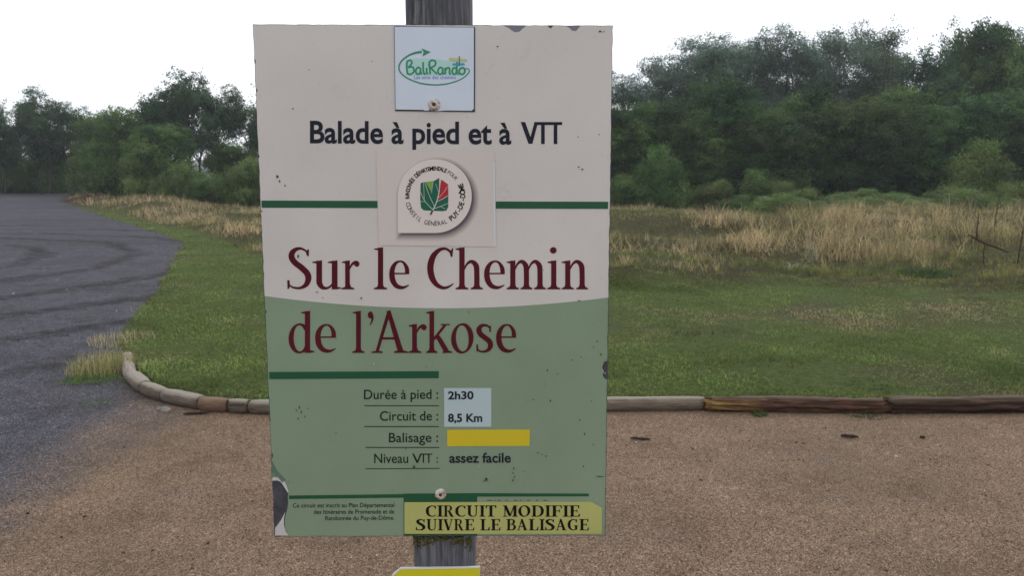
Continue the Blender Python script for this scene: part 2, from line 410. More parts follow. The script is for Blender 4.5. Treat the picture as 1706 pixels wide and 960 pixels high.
def fb(P, s, seed=0.0):
    v = np.zeros(len(P)); w = 0
    for k, (f, a) in enumerate(((1, 1), (2.3, .6), (5.1, .4), (11.0, .25))):
        c_, s_ = math.cos(k * 1.1 + seed), math.sin(k * 1.1 + seed)
        Q = np.stack([P[:, 0] * c_ - P[:, 1] * s_, P[:, 0] * s_ + P[:, 1] * c_], 1)
        v += a * vnoise(Q, s / f, seed + k * 7.7); w += a
    return v / w * 1.6
# ---- blades: arrays of tapered, bent blades
def blades(P, z0, h, w, lean, col):
    n = len(P); az = rng.uniform(0, 2 * np.pi, n); la = rng.uniform(0, 2 * np.pi, n)
    dx, dy = np.cos(az) * w / 2, np.sin(az) * w / 2
    lx, ly = np.cos(la) * lean * h, np.sin(la) * lean * h
    V = np.zeros((n, 5, 3), np.float32)
    V[:, 0] = np.stack([P[:, 0] - dx, P[:, 1] - dy, z0], 1); V[:, 1] = np.stack([P[:, 0] + dx, P[:, 1] + dy, z0], 1)
    V[:, 2] = np.stack([P[:, 0] + dx * .75 + lx * .3, P[:, 1] + dy * .75 + ly * .3, z0 + h * .55], 1)
    V[:, 3] = np.stack([P[:, 0] - dx * .75 + lx * .3, P[:, 1] - dy * .75 + ly * .3, z0 + h * .55], 1)
    V[:, 4] = np.stack([P[:, 0] + lx, P[:, 1] + ly, z0 + h * (1 - .35 * lean)], 1)
    b = np.arange(n)[:, None] * 5
    T = np.concatenate([b + [0, 1, 2], b + [0, 2, 3], b + [3, 2, 4]], 1).reshape(-1, 3)
    return V.reshape(-1, 3), T, np.repeat(col, 3, axis=0)
def lerp(a, b, t): return np.array(a)[None] * (1 - t[:, None]) + np.array(b)[None] * t[:, None]
def wedge(n, y0, y1, spread=.66, pad=1.2, power=0.0):
    """random points in the ground wedge the photo and a step to the side can see; density falls with distance"""
    u = rng.random(n)
    y = y0 * (y1 / y0) ** u if power == 0 else y0 + (y1 - y0) * u ** power
    x = rng.uniform(-1, 1, n) * (spread * y + pad)
    return np.stack([x, y], 1)

# lawn
P = wedge(300000, 4.9, 30, .64, 1.0)
sg = signed_gravel(P); ra = rough_amount(P)
keep = (sg + .05 * vnoise(P, .2, 8) + rng.normal(0, .05, len(P)) > .02) & (ra < .75) & (sg < 12)
behind = (sg < .12) & (P[:, 1] < 5.6) & (P[:, 0] > -2.55)
keep &= ~(behind & (sg < .045))
P = P[keep]; ra = ra[keep]; sg = sg[keep]
dry = np.clip(lawn_patch(P) * .6 + .75 * np.clip(fb(P, 1.1, 17) - .05 + .12 * (P[:, 0] > 0), 0, 1) + rng.normal(0, .15, len(P)), 0, 1)
c = lerp((.140, .225, .038), (.38, .30, .15), dry)
c *= np.clip(1 + .55 * fb(P, .45, 19) + .25 * fb(P, 2.0, 20), .35, 1.7)[:, None]
c = c * (1 - .12) + c.mean(1)[:, None] * .12
yel = np.clip(.45 + .6 * vnoise(P, .8, 21), 0, 1) * (rng.random(len(P)) < .6)
c = c * (1 - .45 * yel[:, None]) + np.array([[.24, .26, .060]]) * .45 * yel[:, None]
c *= rng.uniform(.55, 1.35, (len(P), 1))
bare = np.clip(fb(P, .7, 31) - .36 + .22 * (P[:, 0] > 0), 0, 1) * 3.0
k2 = rng.random(len(P)) > np.clip(bare, 0, .9)
P, c, sg = P[k2], c[k2], sg[k2]
dd = P[:, 1]
h = rng.uniform(.012, .034, len(P)) * (1 + .55 * fb(P, .5, 15)) * (1 + 1.1 * np.exp(-sg / .10))
V, T, C = blades(P, height(P) - .004, h, .0035 + .0007 * dd, rng.uniform(.3, 1.3, len(P)), c)
tag(link('lawn_grass', fast_mesh('lawn_grass', V, T, C, [M['blade']])), 'short mown lawn grass, green with worn brown patches', 'grass', kind='stuff')

# meadow (tall dry grass)
def meadow(n, y0, y1, spread, pad):
    P = wedge(n, y0, y1, spread, pad); sg = signed_gravel(P); ra = rough_amount(P)
    # clump the roots
    cl = np.floor(P / .16) ; jit = np.sin(cl[:, 0] * 12.9898 + cl[:, 1] * 78.233) * 43758.5453; jit = jit - np.floor(jit)
    jit2 = np.sin(cl[:, 0] * 39.34 + cl[:, 1] * 11.135) * 24634.63; jit2 = jit2 - np.floor(jit2)
    cen = (cl + np.stack([jit, jit2], 1)) * .16
    mixf = rng.uniform(.25, 1, len(P))[:, None]
    P = cen * (1 - mixf) + P * mixf
    k = (ra > .15) & (sg > .35) & (P[:, 1] < 60)
    P, ra, sg, jit = P[k], ra[k], sg[k], jit[k]
    x, y = P[:, 0], P[:, 1]
    Q = np.stack([x * .5, y], 1)
    pa = fb(Q, 1.7, 51); pb = fb(P, .9, 53); pc = fb(Q, 1.2, 57)
    left = (x < -3.5)
    high = ss((x - .22 * y) / 2.2) * ss((y - 11) / 2) * ss((26 - y) / 6)
    pe = fb(P, .55, 55)
    straw = np.clip(.20 - .22 * (1 - ss((x - .05 * y) / 3)) * (x > -3) * ss((y - 13.5) / 3) + 1.0 * pa + .9 * pb + .5 * pe + .28 * high + .42 * left + rng.normal(0, .12, len(P)), 0, 1)
    straw *= ss((y - np.interp(x, LB[:, 0], LB[:, 1]) - .1) / .6) * .85 + .15
    tall = (.06 + .17 * straw ** 1.5 + .12 * np.clip(pc, 0, 1)) * (1 + .5 * pb)
    tall += .30 * high * np.clip(.22 + 1.2 * pb + .6 * pe, .0, 1)
    tall += .25 * np.exp(-((x + 4.9) / .45) ** 2 - ((y - 16.2) / .5) ** 2)
    tall = np.maximum(tall, .05) * (.35 + .65 * ra)
    c = lerp((.150, .180, .050), (.50, .39, .215), straw)
    rd = (rng.random(len(P)) < np.clip(.12 + .5 * fb(Q, 1.0, 59), 0, .7)) & (straw > .35)
    c[rd] = c[rd] * .4 + np.array([.25, .17, .13]) * .6
    ol = np.clip(1.4 * fb(Q, 1.3, 61), 0, 1)[:, None]
    c = c * (1 - .75 * ol) + np.array([[.19, .19, .055]]) * .75 * ol
    dk = np.clip(2.2 * fb(P, .8, 63) - .6, 0, 1)[:, None]
    c = c * (1 - .7 * dk) + np.array([[.055, .085, .03]]) * .7 * dk
    c *= rng.uniform(.5, 1.45, (len(P), 1)) * (.6 + .8 * jit[:, None])
    h = tall * rng.uniform(.45, 1.15, len(P))
    st = (rng.random(len(P)) < .05); h[st] *= 1.5
    dens = np.clip(.9 + .4 * vnoise(P, .8, 71), .25, 1)
    k = rng.random(len(P)) < dens; P, h, c = P[k], h[k], c[k]
    return blades(P, height(P) - .01, h, .003 + .00045 * P[:, 1], rng.uniform(.15, 1.35, len(P)), c)
V, T, C = meadow(260000, 9.4, 60, .66, 1.5)
tag(link('meadow_grass', fast_mesh('meadow_grass', V, T, C, [M['blade']])), 'tall dry straw coloured meadow grass in front of the trees', 'tall grass', kind='stuff')

# loose stones on the gravel
P = wedge(46000, 2.6, 9, .68, .6); Pf = wedge(9000, 7, 34, .68, .6); Pf = Pf[Pf[:, 0] < -2.5]; nf0 = len(P); P = np.vstack([P, Pf]); far_ = np.arange(len(P)) >= nf0
sg = signed_gravel(P); k_ = sg < -.02; P = P[k_]; far_ = far_[k_]
n = len(P); s = rng.uniform(.0016, .0045, n) * (1 + 1.2 * (rng.random(n) < .03)); s[far_] = .003 + .011 * rng.random(far_.sum()) ** 3
base = np.array([(1, 0, 0), (-.5, .86, 0), (-.5, -.86, 0), (.35, .2, .8), (-.4, .1, .7)], np.float32)
an = rng.uniform(0, 6.28, n); B = base[None] * rng.uniform(.7, 1.3, (n, 5, 3))
ca, sa = np.cos(an)[:, None], np.sin(an)[:, None]
V = np.stack([(B[:, :, 0] * ca - B[:, :, 1] * sa) * s[:, None] + P[:, :1], (B[:, :, 0] * sa + B[:, :, 1] * ca) * s[:, None] + P[:, 1:], B[:, :, 2] * s[:, None] * .9 + .0003], 2)
b = np.arange(n)[:, None] * 5
T = np.concatenate([b + [0, 1, 3], b + [1, 4, 3], b + [1, 2, 4], b + [2, 3, 4], b + [2, 0, 3]], 1).reshape(-1, 3)
bx = P[:, 0] + .3 * vnoise(P, .8, 81) + rng.normal(0, .2, n)
dk = (bx < -2.3) | (P[:, 1] > 5.5)
val = rng.random(n) ** 1.6
c = np.where(dk[:, None], lerp((.010, .010, .013), (.125, .125, .14), val), lerp((.055, .038, .028), (.33, .225, .15), val))
wh = rng.random(n) < np.where(far_, .05, .008); c[wh] = (.55, .53, .50)
tag(link('loose_gravel', fast_mesh('loose_gravel', V.reshape(-1, 3), T, np.repeat(c, 5, axis=0), [M['pebble']])), 'loose small stones scattered over the gravel', 'gravel', kind='stuff')

# ------------------------------------------------------------------ edging logs
def log_mesh(length, r, mat, seed, rot=0.0, nseg=18, taper=.06):
    rr = random.Random(seed); nl = max(3, int(length / (.022 if rot else .05))); nseg = 40 if rot else nseg; V = []; Fc = []; mi = []
    ph = [rr.uniform(0, 6) for _ in range(6)]
    for i in range(nl + 1):
        t = i / nl; x = t * length
        e = 0.0
        if i in (0, nl): e = .16
        elif i in (1, nl - 1): e = .02
        for k in range(nseg):
            a = 2 * math.pi * k / nseg
            v = Vector((x * 4 + seed, math.cos(a) * 2, math.sin(a) * 2))
            rad = r * (1 - taper * t - e) * (1 + .10 * noise.noise(v) + .06 * noise.noise(v * 3))
            if rot: 
                q = Vector((x * 2.2 + seed, math.cos(a) * 2.5, math.sin(a) * 2.5 + 9))
                rad *= 1 - rot * .8 * max(0, noise.noise(q) + .10) - rot * .5 * abs(noise.noise(Vector((x * 1.5, a * 5, seed))))
                rad *= 1 + .20 * noise.noise(Vector((x * 4.0, a * 9, seed + 5))) + .14 * noise.noise(Vector((x * 11.0, a * 16, seed + 8)))
                if noise.noise(Vector((x * 2.6, a * 2.2, seed + 20))) > .28: rad *= .80
            zz = math.sin(a) * rad
            if zz > r * .72: zz = r * .72 + (zz - r * .72) * .4      # flattened top
            V.append((x + (rr.uniform(-.012, .012) * (1 + 6 * rot) if i in (0, nl) else 0), math.cos(a) * rad, zz))
    for i in range(nl):
        for k in range(nseg):
            a = i * nseg + k; b = i * nseg + (k + 1) % nseg
            Fc.append((a, a + nseg, b + nseg, b)); mi.append(0)
    Fc.append(tuple(range(nseg))); mi.append(1)
    Fc.append(tuple(nl * nseg + k for k in range(nseg))[::-1]); mi.append(1)
    return V, Fc, mi
def add_log(p0, p1, r, mat, label, seed, rot=0.0, gap=.004, lift=.0, rise=0.0):
    a = np.array(on_ground(*p0)); b = np.array(on_ground(*p1)); t = (b - a); Ln = np.linalg.norm(t); t /= Ln
    nrm = np.array([-t[1], t[0]])
    if nrm @ np.array([.3, 1.0]) < 0 and nrm[0] < 0: nrm = -nrm
    c = a + nrm * r + t * gap
    V, Fc, mi = log_mesh(Ln - 2 * gap, r, mat, seed, rot)
    o = mesh_obj('edging_log', V, Fc, [M[mat], M['log_end'] if not rot else M[mat]], midx=mi)
    o.data.polygons.foreach_set('use_smooth', [len(pl.vertices) == 4 for pl in o.data.polygons])
    o.location = (c[0], c[1], r * .72 + lift); o.rotation_euler = (random.uniform(-.2, .2), -math.atan2(rise, Ln), math.atan2(t[1], t[0]))
    tag(o, label, 'log', 'wooden logs edging the lawn')
LG = [((203, 600), (201, 617), .042, 'log_pale', 'short bleached log, farthest of the curved lawn edging at the weed tuft', 0),
      ((201, 617), (207, 638), .048, 'log_pale', 'short pale log, second from the far end of the curved lawn edging', 0),
      ((207, 639), (229, 658), .056, 'log_grey', 'stubby brown log at the sharpest bend of the lawn edging', 0),
      ((229, 658), (264, 672), .054, 'log_grey', 'brown log in the curved edging, left of the greenish grey one', 0),
      ((264, 672), (327, 685), .055, 'log_grey', 'long greenish grey log of the curved edging beside the flat stone', 0),
      ((327, 686), (376, 690), .054, 'log_orange', 'orange brown log of the curved lawn edging', 0),
      ((376, 690), (412, 691.5), .054, 'log_grey', 'short brown log between the orange log and the one by the sign', 0),
      ((412, 692), (520, 692.5), .053, 'log_grey', 'brown log running behind the left edge of the sign', 0),
      ((520, 692.5), (690, 692), .053, 'log_grey', 'edging log hidden behind the left half of the sign', 0),
      ((690, 692), (860, 690), .053, 'log_grey', 'edging log hidden behind the right half of the sign', 0),
      ((860, 689), (1176, 686), .054, 'log_grey', 'smooth grey brown log emerging right of the sign', 0),
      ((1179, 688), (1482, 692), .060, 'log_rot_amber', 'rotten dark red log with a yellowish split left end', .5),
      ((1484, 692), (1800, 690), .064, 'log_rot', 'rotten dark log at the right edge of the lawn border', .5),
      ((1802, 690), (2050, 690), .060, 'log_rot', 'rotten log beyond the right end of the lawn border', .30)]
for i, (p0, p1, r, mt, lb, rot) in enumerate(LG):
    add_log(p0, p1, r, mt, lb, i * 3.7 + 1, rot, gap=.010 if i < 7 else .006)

# ------------------------------------------------------------------ twigs, stone, earth heap
def tube(pts, rads, n=6):
    V, Fc = [], []
    pts = [Vector(p) for p in pts]
    for i, p in enumerate(pts):
        d = (pts[min(i + 1, len(pts) - 1)] - pts[max(i - 1, 0)]).normalized()
        u = d.cross(Vector((0, 0, 1)) if abs(d.z) < .9 else Vector((1, 0, 0))).normalized(); w = d.cross(u)
        for k in range(n):
            a = 2 * math.pi * k / n; V.append(p + (u * math.cos(a) + w * math.sin(a)) * rads[i])
    for i in range(len(pts) - 1):
        for k in range(n):
            a = i * n + k; b = i * n + (k + 1) % n
            Fc.append((a, b, b + n, a + n))
    Fc.append(tuple(range(n))[::-1]); Fc.append(tuple((len(pts) - 1) * n + k for k in range(n)))
    return V, Fc
def join(parts):
    V, Fc = [], []
    for v, f in parts:
        o = len(V); V += list(v); Fc += [tuple(i + o for i in q) for q in f]
    return V, Fc
M['stick'] = new_mat('stick_bark', (.045, .026, .018), .9)
M['deadwood'] = new_mat('dead_wood', (.075, .035, .025), .9)
def stick(px0, px1, y0, y1, r, label, name='fallen_stick'):
    a = on_ground(px0, y0); b = on_ground(px1, y1); a = Vector((*a, r)); b = Vector((*b, r)); L_ = (b - a)
    pts = [a + L_ * t + Vector((0, random.uniform(-.006, .006), random.uniform(0, .004))) for t in (0, .2, .45, .7, 1)]
    o0 = pts[0].copy(); V, Fc = tube([p - o0 for p in pts], [r * k for k in (.6, 1, .9, 1.0, .4)])
    o = mesh_obj(name, V, Fc, M['stick'], smooth=True); o.location = o0
    tag(o, label, 'stick')
stick(1050, 1085, 732.5, 735, .007, 'dark stick lying on the tan gravel near the sign')
stick(1400, 1430, 729, 731, .010, 'short thick dark stick on the gravel below the rotten log')
stick(1532, 1542, 731, 732, .008, 'tiny bark scrap on the gravel, right of the short thick stick')
stick(306, 350, 693, 690, .009, 'grey stick lying against the curved log edging')
def rock(px, py, sx, sy, sz, label, mat):
    x, y = on_ground(px, py); V = []; Fc = []
    nu, nv = 9, 6
    for j in range(nv + 1):
        for i in range(nu):
            a = 2 * math.pi * i / nu; b = math.pi * (j / nv - .5); v = Vector((math.cos(a) * math.cos(b), math.sin(a) * math.cos(b), math.sin(b)))
            k = 1 + .35 * noise.noise(v * 1.7 + Vector((px, 0, 0)))
            V.append((v.x * sx * k, v.y * sy * k, max(-.3, v.z * k) * sz))
    for j in range(nv):
        for i in range(nu):
            a = j * nu + i; b = j * nu + (i + 1) % nu; Fc.append((a, b, b + nu, a + nu))
    o = mesh_obj('flat_stone', V, Fc, mat); o.location = (x, y, sz * .2); o.rotation_euler[2] = -.5
    tag(o, label, 'stone')
m = new_mat('stone_grey', (.2, .18, .16), .85); g = G(m); g.color(g.ramp(g.noise(g.obj(), 60, 4), [(.3, (.11, .10, .09)), (.7, (.27, .25, .22))])); M['stone'] = m
rock(274, 685, .055, .035, .022, 'flat grey stone lying against the curved log edging', M['stone'])
# heap of broken earth and brown roots on the far grass tongue
def heap(px, py, sx, sy, sz, label, mat):
    x, y = on_ground(px, py); n = 26; V = []; Fc = []
    for j in range(n):
        for i in range(n):
            u = i / (n - 1) * 2 - 1; v = j / (n - 1) * 2 - 1; r = math.hypot(u, v)
            k = max(0, 1 - r) ** .7
            z = k * sz * (.75 + .8 * noise.noise(Vector((u * 4, v * 4, px))) + .5 * noise.noise(Vector((u * 11, v * 11, 3)))) - .03 * (k < .02)
            V.append((u * sx, v * sy, z))
    for j in range(n - 1):
        for i in range(n - 1):
            a = j * n + i; Fc.append((a, a + 1, a + 1 + n, a + n))
    o = mesh_obj('earth_heap', V, Fc, mat); o.location = (x, y, H1(x, y) - .01)
    tag(o, label, 'earth heap')
m = new_mat('loose_earth', (.07, .045, .03), .95); g = G(m); g.color(g.ramp(g.noise(g.obj(), 8, 6, .7), [(.3, (.02, .013, .010)), (.55, (.085, .048, .033)), (.75, (.17, .11, .075))])); g.bump(g.noise(g.obj(), 14, 5, .7), 1, .06); M['earth'] = m
heap(160, 336, 1.5, .9, .40, 'low heap of reddish brown earth at the far bend of the gravel yard', M['earth'])

# dead branch with an upright side shoot in the meadow, and a bare stem farther right
def dead_branch():
    x, y = on_ground(1640, 497)[0] , 12.2
    x = (1632 - CX) / F * y; z = H1(x, y)
    root = Vector((x + .05, y, z))
    q = [tube([(-.20, 0, .40), (-.08, .02, .34), (.06, .0, .27), (.22, .03, .22), (.40, .0, .14)], [.008, .016, .018, .017, .006]),
         tube([(-.07, .02, .33), (-.085, .0, .48), (-.06, .03, .60), (-.075, .02, .72)], [.013, .010, .007, .003]),
         tube([(.05, 0, .28), (.02, -.02, .15), (.04, -.03, -.06)], [.014, .010, .008])]
    for i in range(14):
        t = random.random(); b = Vector((-.08 + random.uniform(-.01, .02), .02, .38 + .32 * t)); e = b + Vector((random.uniform(-.07, .07), random.uniform(-.04, .04), random.uniform(.0, .06)))
        q.append(tube([b, (b + e) / 2 + Vector((0, 0, .01)), e], [.004, .003, .0015], 4))
    for i in range(10):
        t = random.random(); b = Vector((-.15 + .5 * t, .01, .37 - .22 * t)); e = b + Vector((random.uniform(-.08, .08), random.uniform(-.04, .04), random.uniform(-.03, .07)))
        q.append(tube([b, (b + e) / 2, e], [.004, .003, .0015], 4))
    V, Fc = join(q); o = mesh_obj('dead_branch', V, Fc, M['deadwood'], smooth=True); o.location = root
    tag(o, 'reddish brown dead branch lying tangled in the tall straw grass', 'branch')
dead_branch()
def bare_stem(px, y, h, label):
    x = (px - CX) / F * y; z = H1(x, y)
    q = [tube([(0, 0, -.05), (.02, 0, h * .35), (.05, 0, h * .7), (.07, .02, h)], [.011, .008, .006, .002])]
    for i in range(16):
        t = .3 + .7 * random.random(); b = Vector((.07 * t, .0, h * t)); e = b + Vector((random.uniform(-.05, .06), random.uniform(-.04, .04), random.uniform(.02, .07)))
        q.append(tube([b, (b + e) / 2 + Vector((.005, 0, 0)), e], [.004, .004, .0015], 4))
    V, Fc = join(q); o = mesh_obj('dry_dock_stem', V, Fc, M['deadwood'], smooth=True); o.location = (x, y, z); tag(o, label, 'dry plant')
bare_stem(1700, 12.0, .80, 'bare dark seed stem at the right edge of the meadow')
bare_stem(1655, 14.6, .85, 'thin dark seed stem standing behind the dead branch')

# small plants: weed tufts beside the logs, grey thistles in the meadow
def tuft(name, label, x, y, rad, h, n, cols, w=.004, cat='weed', lean=(.1, .7), z=None):
    a = rng.uniform(0, 6.28, n); r = rad * np.sqrt(rng.random(n)); P = np.stack([r * np.cos(a), r * np.sin(a)], 1)
    t = rng.random(n)[:, None]; c = np.array([cols[0]]) * (1 - t) + np.array([cols[1]]) * t; c = c * rng.uniform(.6, 1.3, (n, 1))
    hh = h * rng.uniform(.4, 1.1, n) * (1 - .5 * (r / rad) ** 2)
    V, T, C = blades(P, np.zeros(n) - .01, hh, np.full(n, w), rng.uniform(*lean, n), c)
    o = link(name, fast_mesh(name, V, T, C, [M['blade']])); o.location = (x, y, H1(x, y) if z is None else z)
    tag(o, label, cat)
gx_, gy_ = on_ground(176, 618)
tuft('weed_tuft', 'straw and green weed tuft outside the far end of the log edging', gx_, gy_,   .27, .24, 800, [(.14, .20, .04), (.62, .50, .27)], z=0)
gx_, gy_ = on_ground(150, 632)
tuft('weed_tuft', 'low green weed patch on dark gravel left of the straw tuft', gx_, gy_, .20, .07, 800, [(.08, .18, .03), (.17, .25, .05)], z=0, lean=(.5, 1.4))
gx_, gy_ = on_ground(162, 672)
tuft('weed_tuft', 'small green weed patch alone on the gravel before the log bend', gx_, gy_, .16, .035, 420, [(.07, .15, .03), (.16, .20, .05)], z=0, lean=(.6, 1.5))
gx_, gy_ = on_ground(205, 570)
tuft('weed_tuft', 'dry pale weed tuft where the log edging meets the lawn', gx_, gy_,   .30, .12, 420, [(.22, .25, .09), (.70, .54, .38)])
gx_, gy_ = on_ground(1235, 690)
tuft('weed_tuft', 'tiny green weed sprouting in front of the rotten red log', gx_ + .1, gy_ - .02, .06, .05, 160, [(.06, .10, .03), (.12, .15, .05)], z=0, lean=(.4, 1.3), w=.007)
gx_, gy_ = on_ground(1440, 690)
tuft('weed_tuft', 'low moss green weed against the middle of the rotten logs', gx_, gy_, .14, .06, 180, [(.04, .07, .02), (.08, .10, .035)], z=0, lean=(.4, 1.3), w=.006)
def herb(label, px, y, h, rad, c0, c1, n, w, lean):
    x = (px - CX) / F * y; tuft('meadow_herb', label, x, y, rad, h, n, [c0, c1], w=w, cat='plant', lean=lean)
herb('dark green bushy herb low in the middle of the meadow', 1350, 12.6, .22, .42, (.05, .09, .035), (.10, .14, .05), 900, .018, (.3, 1.4))
herb('grey green thistle standing tall in the middle of the meadow', 1352, 13.4, .55, .09, (.20, .22, .15), (.30, .31, .22), 34, .012, (.05, .5))
herb('dark green clump at the lawn border left of the dead branch', 1548, 11.3, .20, .40, (.05, .09, .03), (.11, .15, .05), 900, .014, (.3, 1.3))
herb('dark green clump in the meadow right beside the sign', 1095, 13.5, .24, .55, (.07, .11, .035), (.15, .18, .06), 1100, .014, (.3, 1.3))
herb('pale umbel plant with whitish leaves at the meadow front', 1325, 12.0, .26, .15, (.42, .45, .30), (.55, .56, .40), 45, .022, (.3, 1.1))

# ------------------------------------------------------------------ trees
KIND = {  # height, crown half width, crown centre z, crown half height, lobes, lobe radius, subclumps per lobe, leaves per subclump, leaf (l, w), raggedness
    'round':  (6.0, 2.3, 3.2, 2.9, 34, (.55, 1.0), 36, 34, (.115, .070), .10),
    'willow': (7.0, 2.2, 3.8, 3.2, 38, (.55, .95), 36, 36, (.115, .042), .10),
    'open':   (6.5, 2.2, 4.1, 2.4, 22, (.42, .75), 32, 34, (.110, .065), .15),
    'sparse': (7.0, 1.0, 4.9, 2.2, 16, (.30, .45), 16, 20, (.085, .055), .18),
    'shrub':  (2.2, 1.6, .85, 1.2, 24, (.35, .62), 26, 32, (.095, .055), .09)}
LEAFC = {'round': ((.026, .076, .021), (.098, .178, .042)), 'willow': ((.105, .165, .125), (.15, .215, .155)), 'open': ((.048, .105, .055), (.075, .130, .055)),  # willow: pale foliage, with bluish haze also put into its leaf colour
         'sparse': ((.085, .12, .07), (.11, .15, .09)), 'shrub': ((.085, .155, .042), (.155, .220, .065))}
def make_crown(kind, seed):
    r_ = np.random.default_rng(seed)
    h, rx, hc, rz, nlob, (l0, l1), nsub, nlf, (ll, lw), rag = KIND[kind]
    d = r_.normal(0, 1, (nlob, 3)); d /= np.linalg.norm(d, axis=1)[:, None]
    rad = .35 + .5 * r_.random(nlob) ** .7
    Cn = d * rad[:, None] * np.array([rx, rx, rz]) * (1 + r_.normal(0, .10, (nlob, 1))); Cn[:, 2] += hc
    if kind in ('round', 'willow'):
        k = nlob // 4; a = r_.uniform(0, 6.28, k); rr = rx * r_.uniform(.35, .8, k)
        Cn = np.vstack([Cn, np.stack([np.cos(a) * rr, np.sin(a) * rr, r_.uniform(.5, 2.0, k)], 1)])
    Cn[:, 2] = np.maximum(Cn[:, 2], .3)
    V, C = [], []
    for c0 in Cn:
        rl = r_.uniform(l0, l1); tone = r_.uniform(.65, 1.35); hue = r_.uniform(0, 1)
        sd = r_.normal(0, 1, (nsub, 3)); sd[:, 2] += .25; sd /= np.linalg.norm(sd, axis=1)[:, None]
        sr = rl * np.where(r_.random(nsub) < .78, r_.uniform(.75, 1.08, nsub), r_.uniform(.25, .7, nsub))
        sc = c0 + sd * sr[:, None] * np.array([1.1, 1.1, .85]) + r_.normal(0, rag, (nsub, 3))
        stray = r_.random(nsub) < .03; sc[stray] += sd[stray] * rl * .45
        m_ = nsub * nlf
        sdr = np.repeat(sd, nlf, 0); ctr = np.repeat(sc, nlf, 0)
        p = ctr + r_.normal(0, 1, (m_, 3)) * np.array([.13, .13, .085]) * (1 if kind != 'sparse' else 1.2)
        p[:, 2] = np.maximum(p[:, 2], .03)
        nrm = sdr * .9 + r_.normal(0, .50, (m_, 3)); nrm[:, 2] += .25; nrm /= np.linalg.norm(nrm, axis=1)[:, None]
        ax = np.cross(nrm, r_.normal(0, 1, (m_, 3)) + (np.array([0, 0, 0.0]) if kind != 'willow' else np.array([1.5, 0, 0]))); ax /= np.linalg.norm(ax, axis=1)[:, None] + 1e-9
        sd_ = np.cross(ax, nrm)
        L1 = (ll * r_.uniform(.6, 1.3, m_))[:, None]; W1 = (lw / 2 * r_.uniform(.7, 1.3, m_))[:, None]
        q = np.stack([p, p + ax * L1 * .5 + sd_ * W1, p + ax * L1 - nrm * L1 * .15, p + ax * L1 * .5 - sd_ * W1], 1)
        V.append(q.reshape(-1, 3))
        b0, b1 = LEAFC[kind]
        cc = (np.array(b0) * (1 - hue) + np.array(b1) * hue) * tone
        st = np.repeat(r_.uniform(.8, 1.2, (nsub, 1)), nlf, 0)
        C.append(cc[None] * st * r_.uniform(.75, 1.25, (m_, 1)))
    V = np.vstack(V); C = np.vstack(C); Fc = np.arange(len(V)).reshape(-1, 4)
    zq = np.quantile(V[:, 2], .998); V[:, 2] *= h / zq; Cn[:, 2] *= h / zq
    return fast_mesh('crown', V, Fc, C, [M['leaf']]), Cn, h, rx
def make_trunk(kind, Cn, h, rx, seed):
    r_ = random.Random(seed); parts = []
    if kind == 'shrub':
        for i in range(7):
            c = Cn[r_.randrange(len(Cn))]; parts.append(tube([(r_.uniform(-.12, .12), r_.uniform(-.12, .12), -.1), tuple(c * .5 + np.array([0, 0, -.05])), tuple(c)], [.03, .02, .006], 5))
    else:
        th = h * .62; nst = 2 if kind in ('open', 'willow') else 1
        for s_ in range(nst):
            bx_, by_ = (r_.uniform(-.25, .25), r_.uniform(-.25, .25)) if nst > 1 else (0, 0)
            nodes = [Vector((bx_, by_, -.2))]
            for k in range(1, 6): nodes.append(Vector((bx_ * (1 + k * .4) + r_.uniform(-.12, .12) * k * .5, by_ * (1 + k * .4) + r_.uniform(-.12, .12) * k * .5, th * k / 5)))
            r0 = .14 if nst == 1 else .10
            parts.append(tube(nodes, [r0 * (1 - .13 * k) for k in range(6)], 8))
            for c in Cn[s_::nst][: (30 if kind != 'sparse' else 24)]:
                z0 = min(th * .97, max(th * .25, c[2] * .55)); k = z0 / th * 5; i0 = int(k); b = nodes[i0].lerp(nodes[min(i0 + 1, 5)], k - i0)
                e = Vector(c); md = (b + e) / 2 + Vector((r_.uniform(-.15, .15), r_.uniform(-.15, .15), .12))
                parts.append(tube([b, md, e], [.042, .024, .007], 5))
    V, Fc = join(parts); me = bpy.data.meshes.new('trunk'); me.from_pydata([tuple(v) for v in V], [], Fc); me.materials.append(M['bark'])
    me.polygons.foreach_set('use_smooth', [True] * len(me.polygons)); me.update(); return me
PROTO = {}
for kind, seeds in (('round', (1, 2, 3)), ('willow', (4, 5)), ('open', (6, 7, 8)), ('sparse', (9,)), ('shrub', (10, 11, 12))):
    PROTO[kind] = []
    for sd_ in seeds:
        cm, Cn, h_, rx_ = make_crown(kind, sd_); PROTO[kind].append((cm, make_trunk(kind, Cn, h_, rx_, sd_), h_, rx_))
cnt = {}
def tree(kind, px, topy, hw, d, label, group=None):
    hw *= {'willow': 1.4, 'open': 1.25, 'sparse': 1.15, 'round': 1.1}.get(kind, 1)
    i = cnt.get(kind, 0); cnt[kind] = i + 1
    cm, tm, h0, r0 = PROTO[kind][i % len(PROTO[kind])]
    a, b, c = ray(px, topy); t = d / b; x = a * t; ztop = CH + c * t
    z = H1(x, d); sz = (ztop - z) / h0; sx = (hw / F * d / (CT)) / r0
    name = {'shrub': 'shrub', 'willow': 'willow_tree', 'sparse': 'birch_tree'}.get(kind, 'broadleaf_tree')
    e = empty(name, (x, d, z - .05), (i * 2.39996) % 6.283); e.scale = (sx, sx * (.9 + .2 * ((i * .37) % 1)), sz)
    tag(e, label, 'shrub' if kind == 'shrub' else 'tree', group)
    tr = link('trunk' if kind != 'shrub' else 'stems', tm, e); cr = link('crown', cm, e)
GB = 'trees of the wood behind the meadow'; GL = 'trees behind the gravel yard'; GS = 'shrubs at the foot of the wood'; GH = 'trees hidden behind the sign'
HID = 'tree of the row that the sign hides'
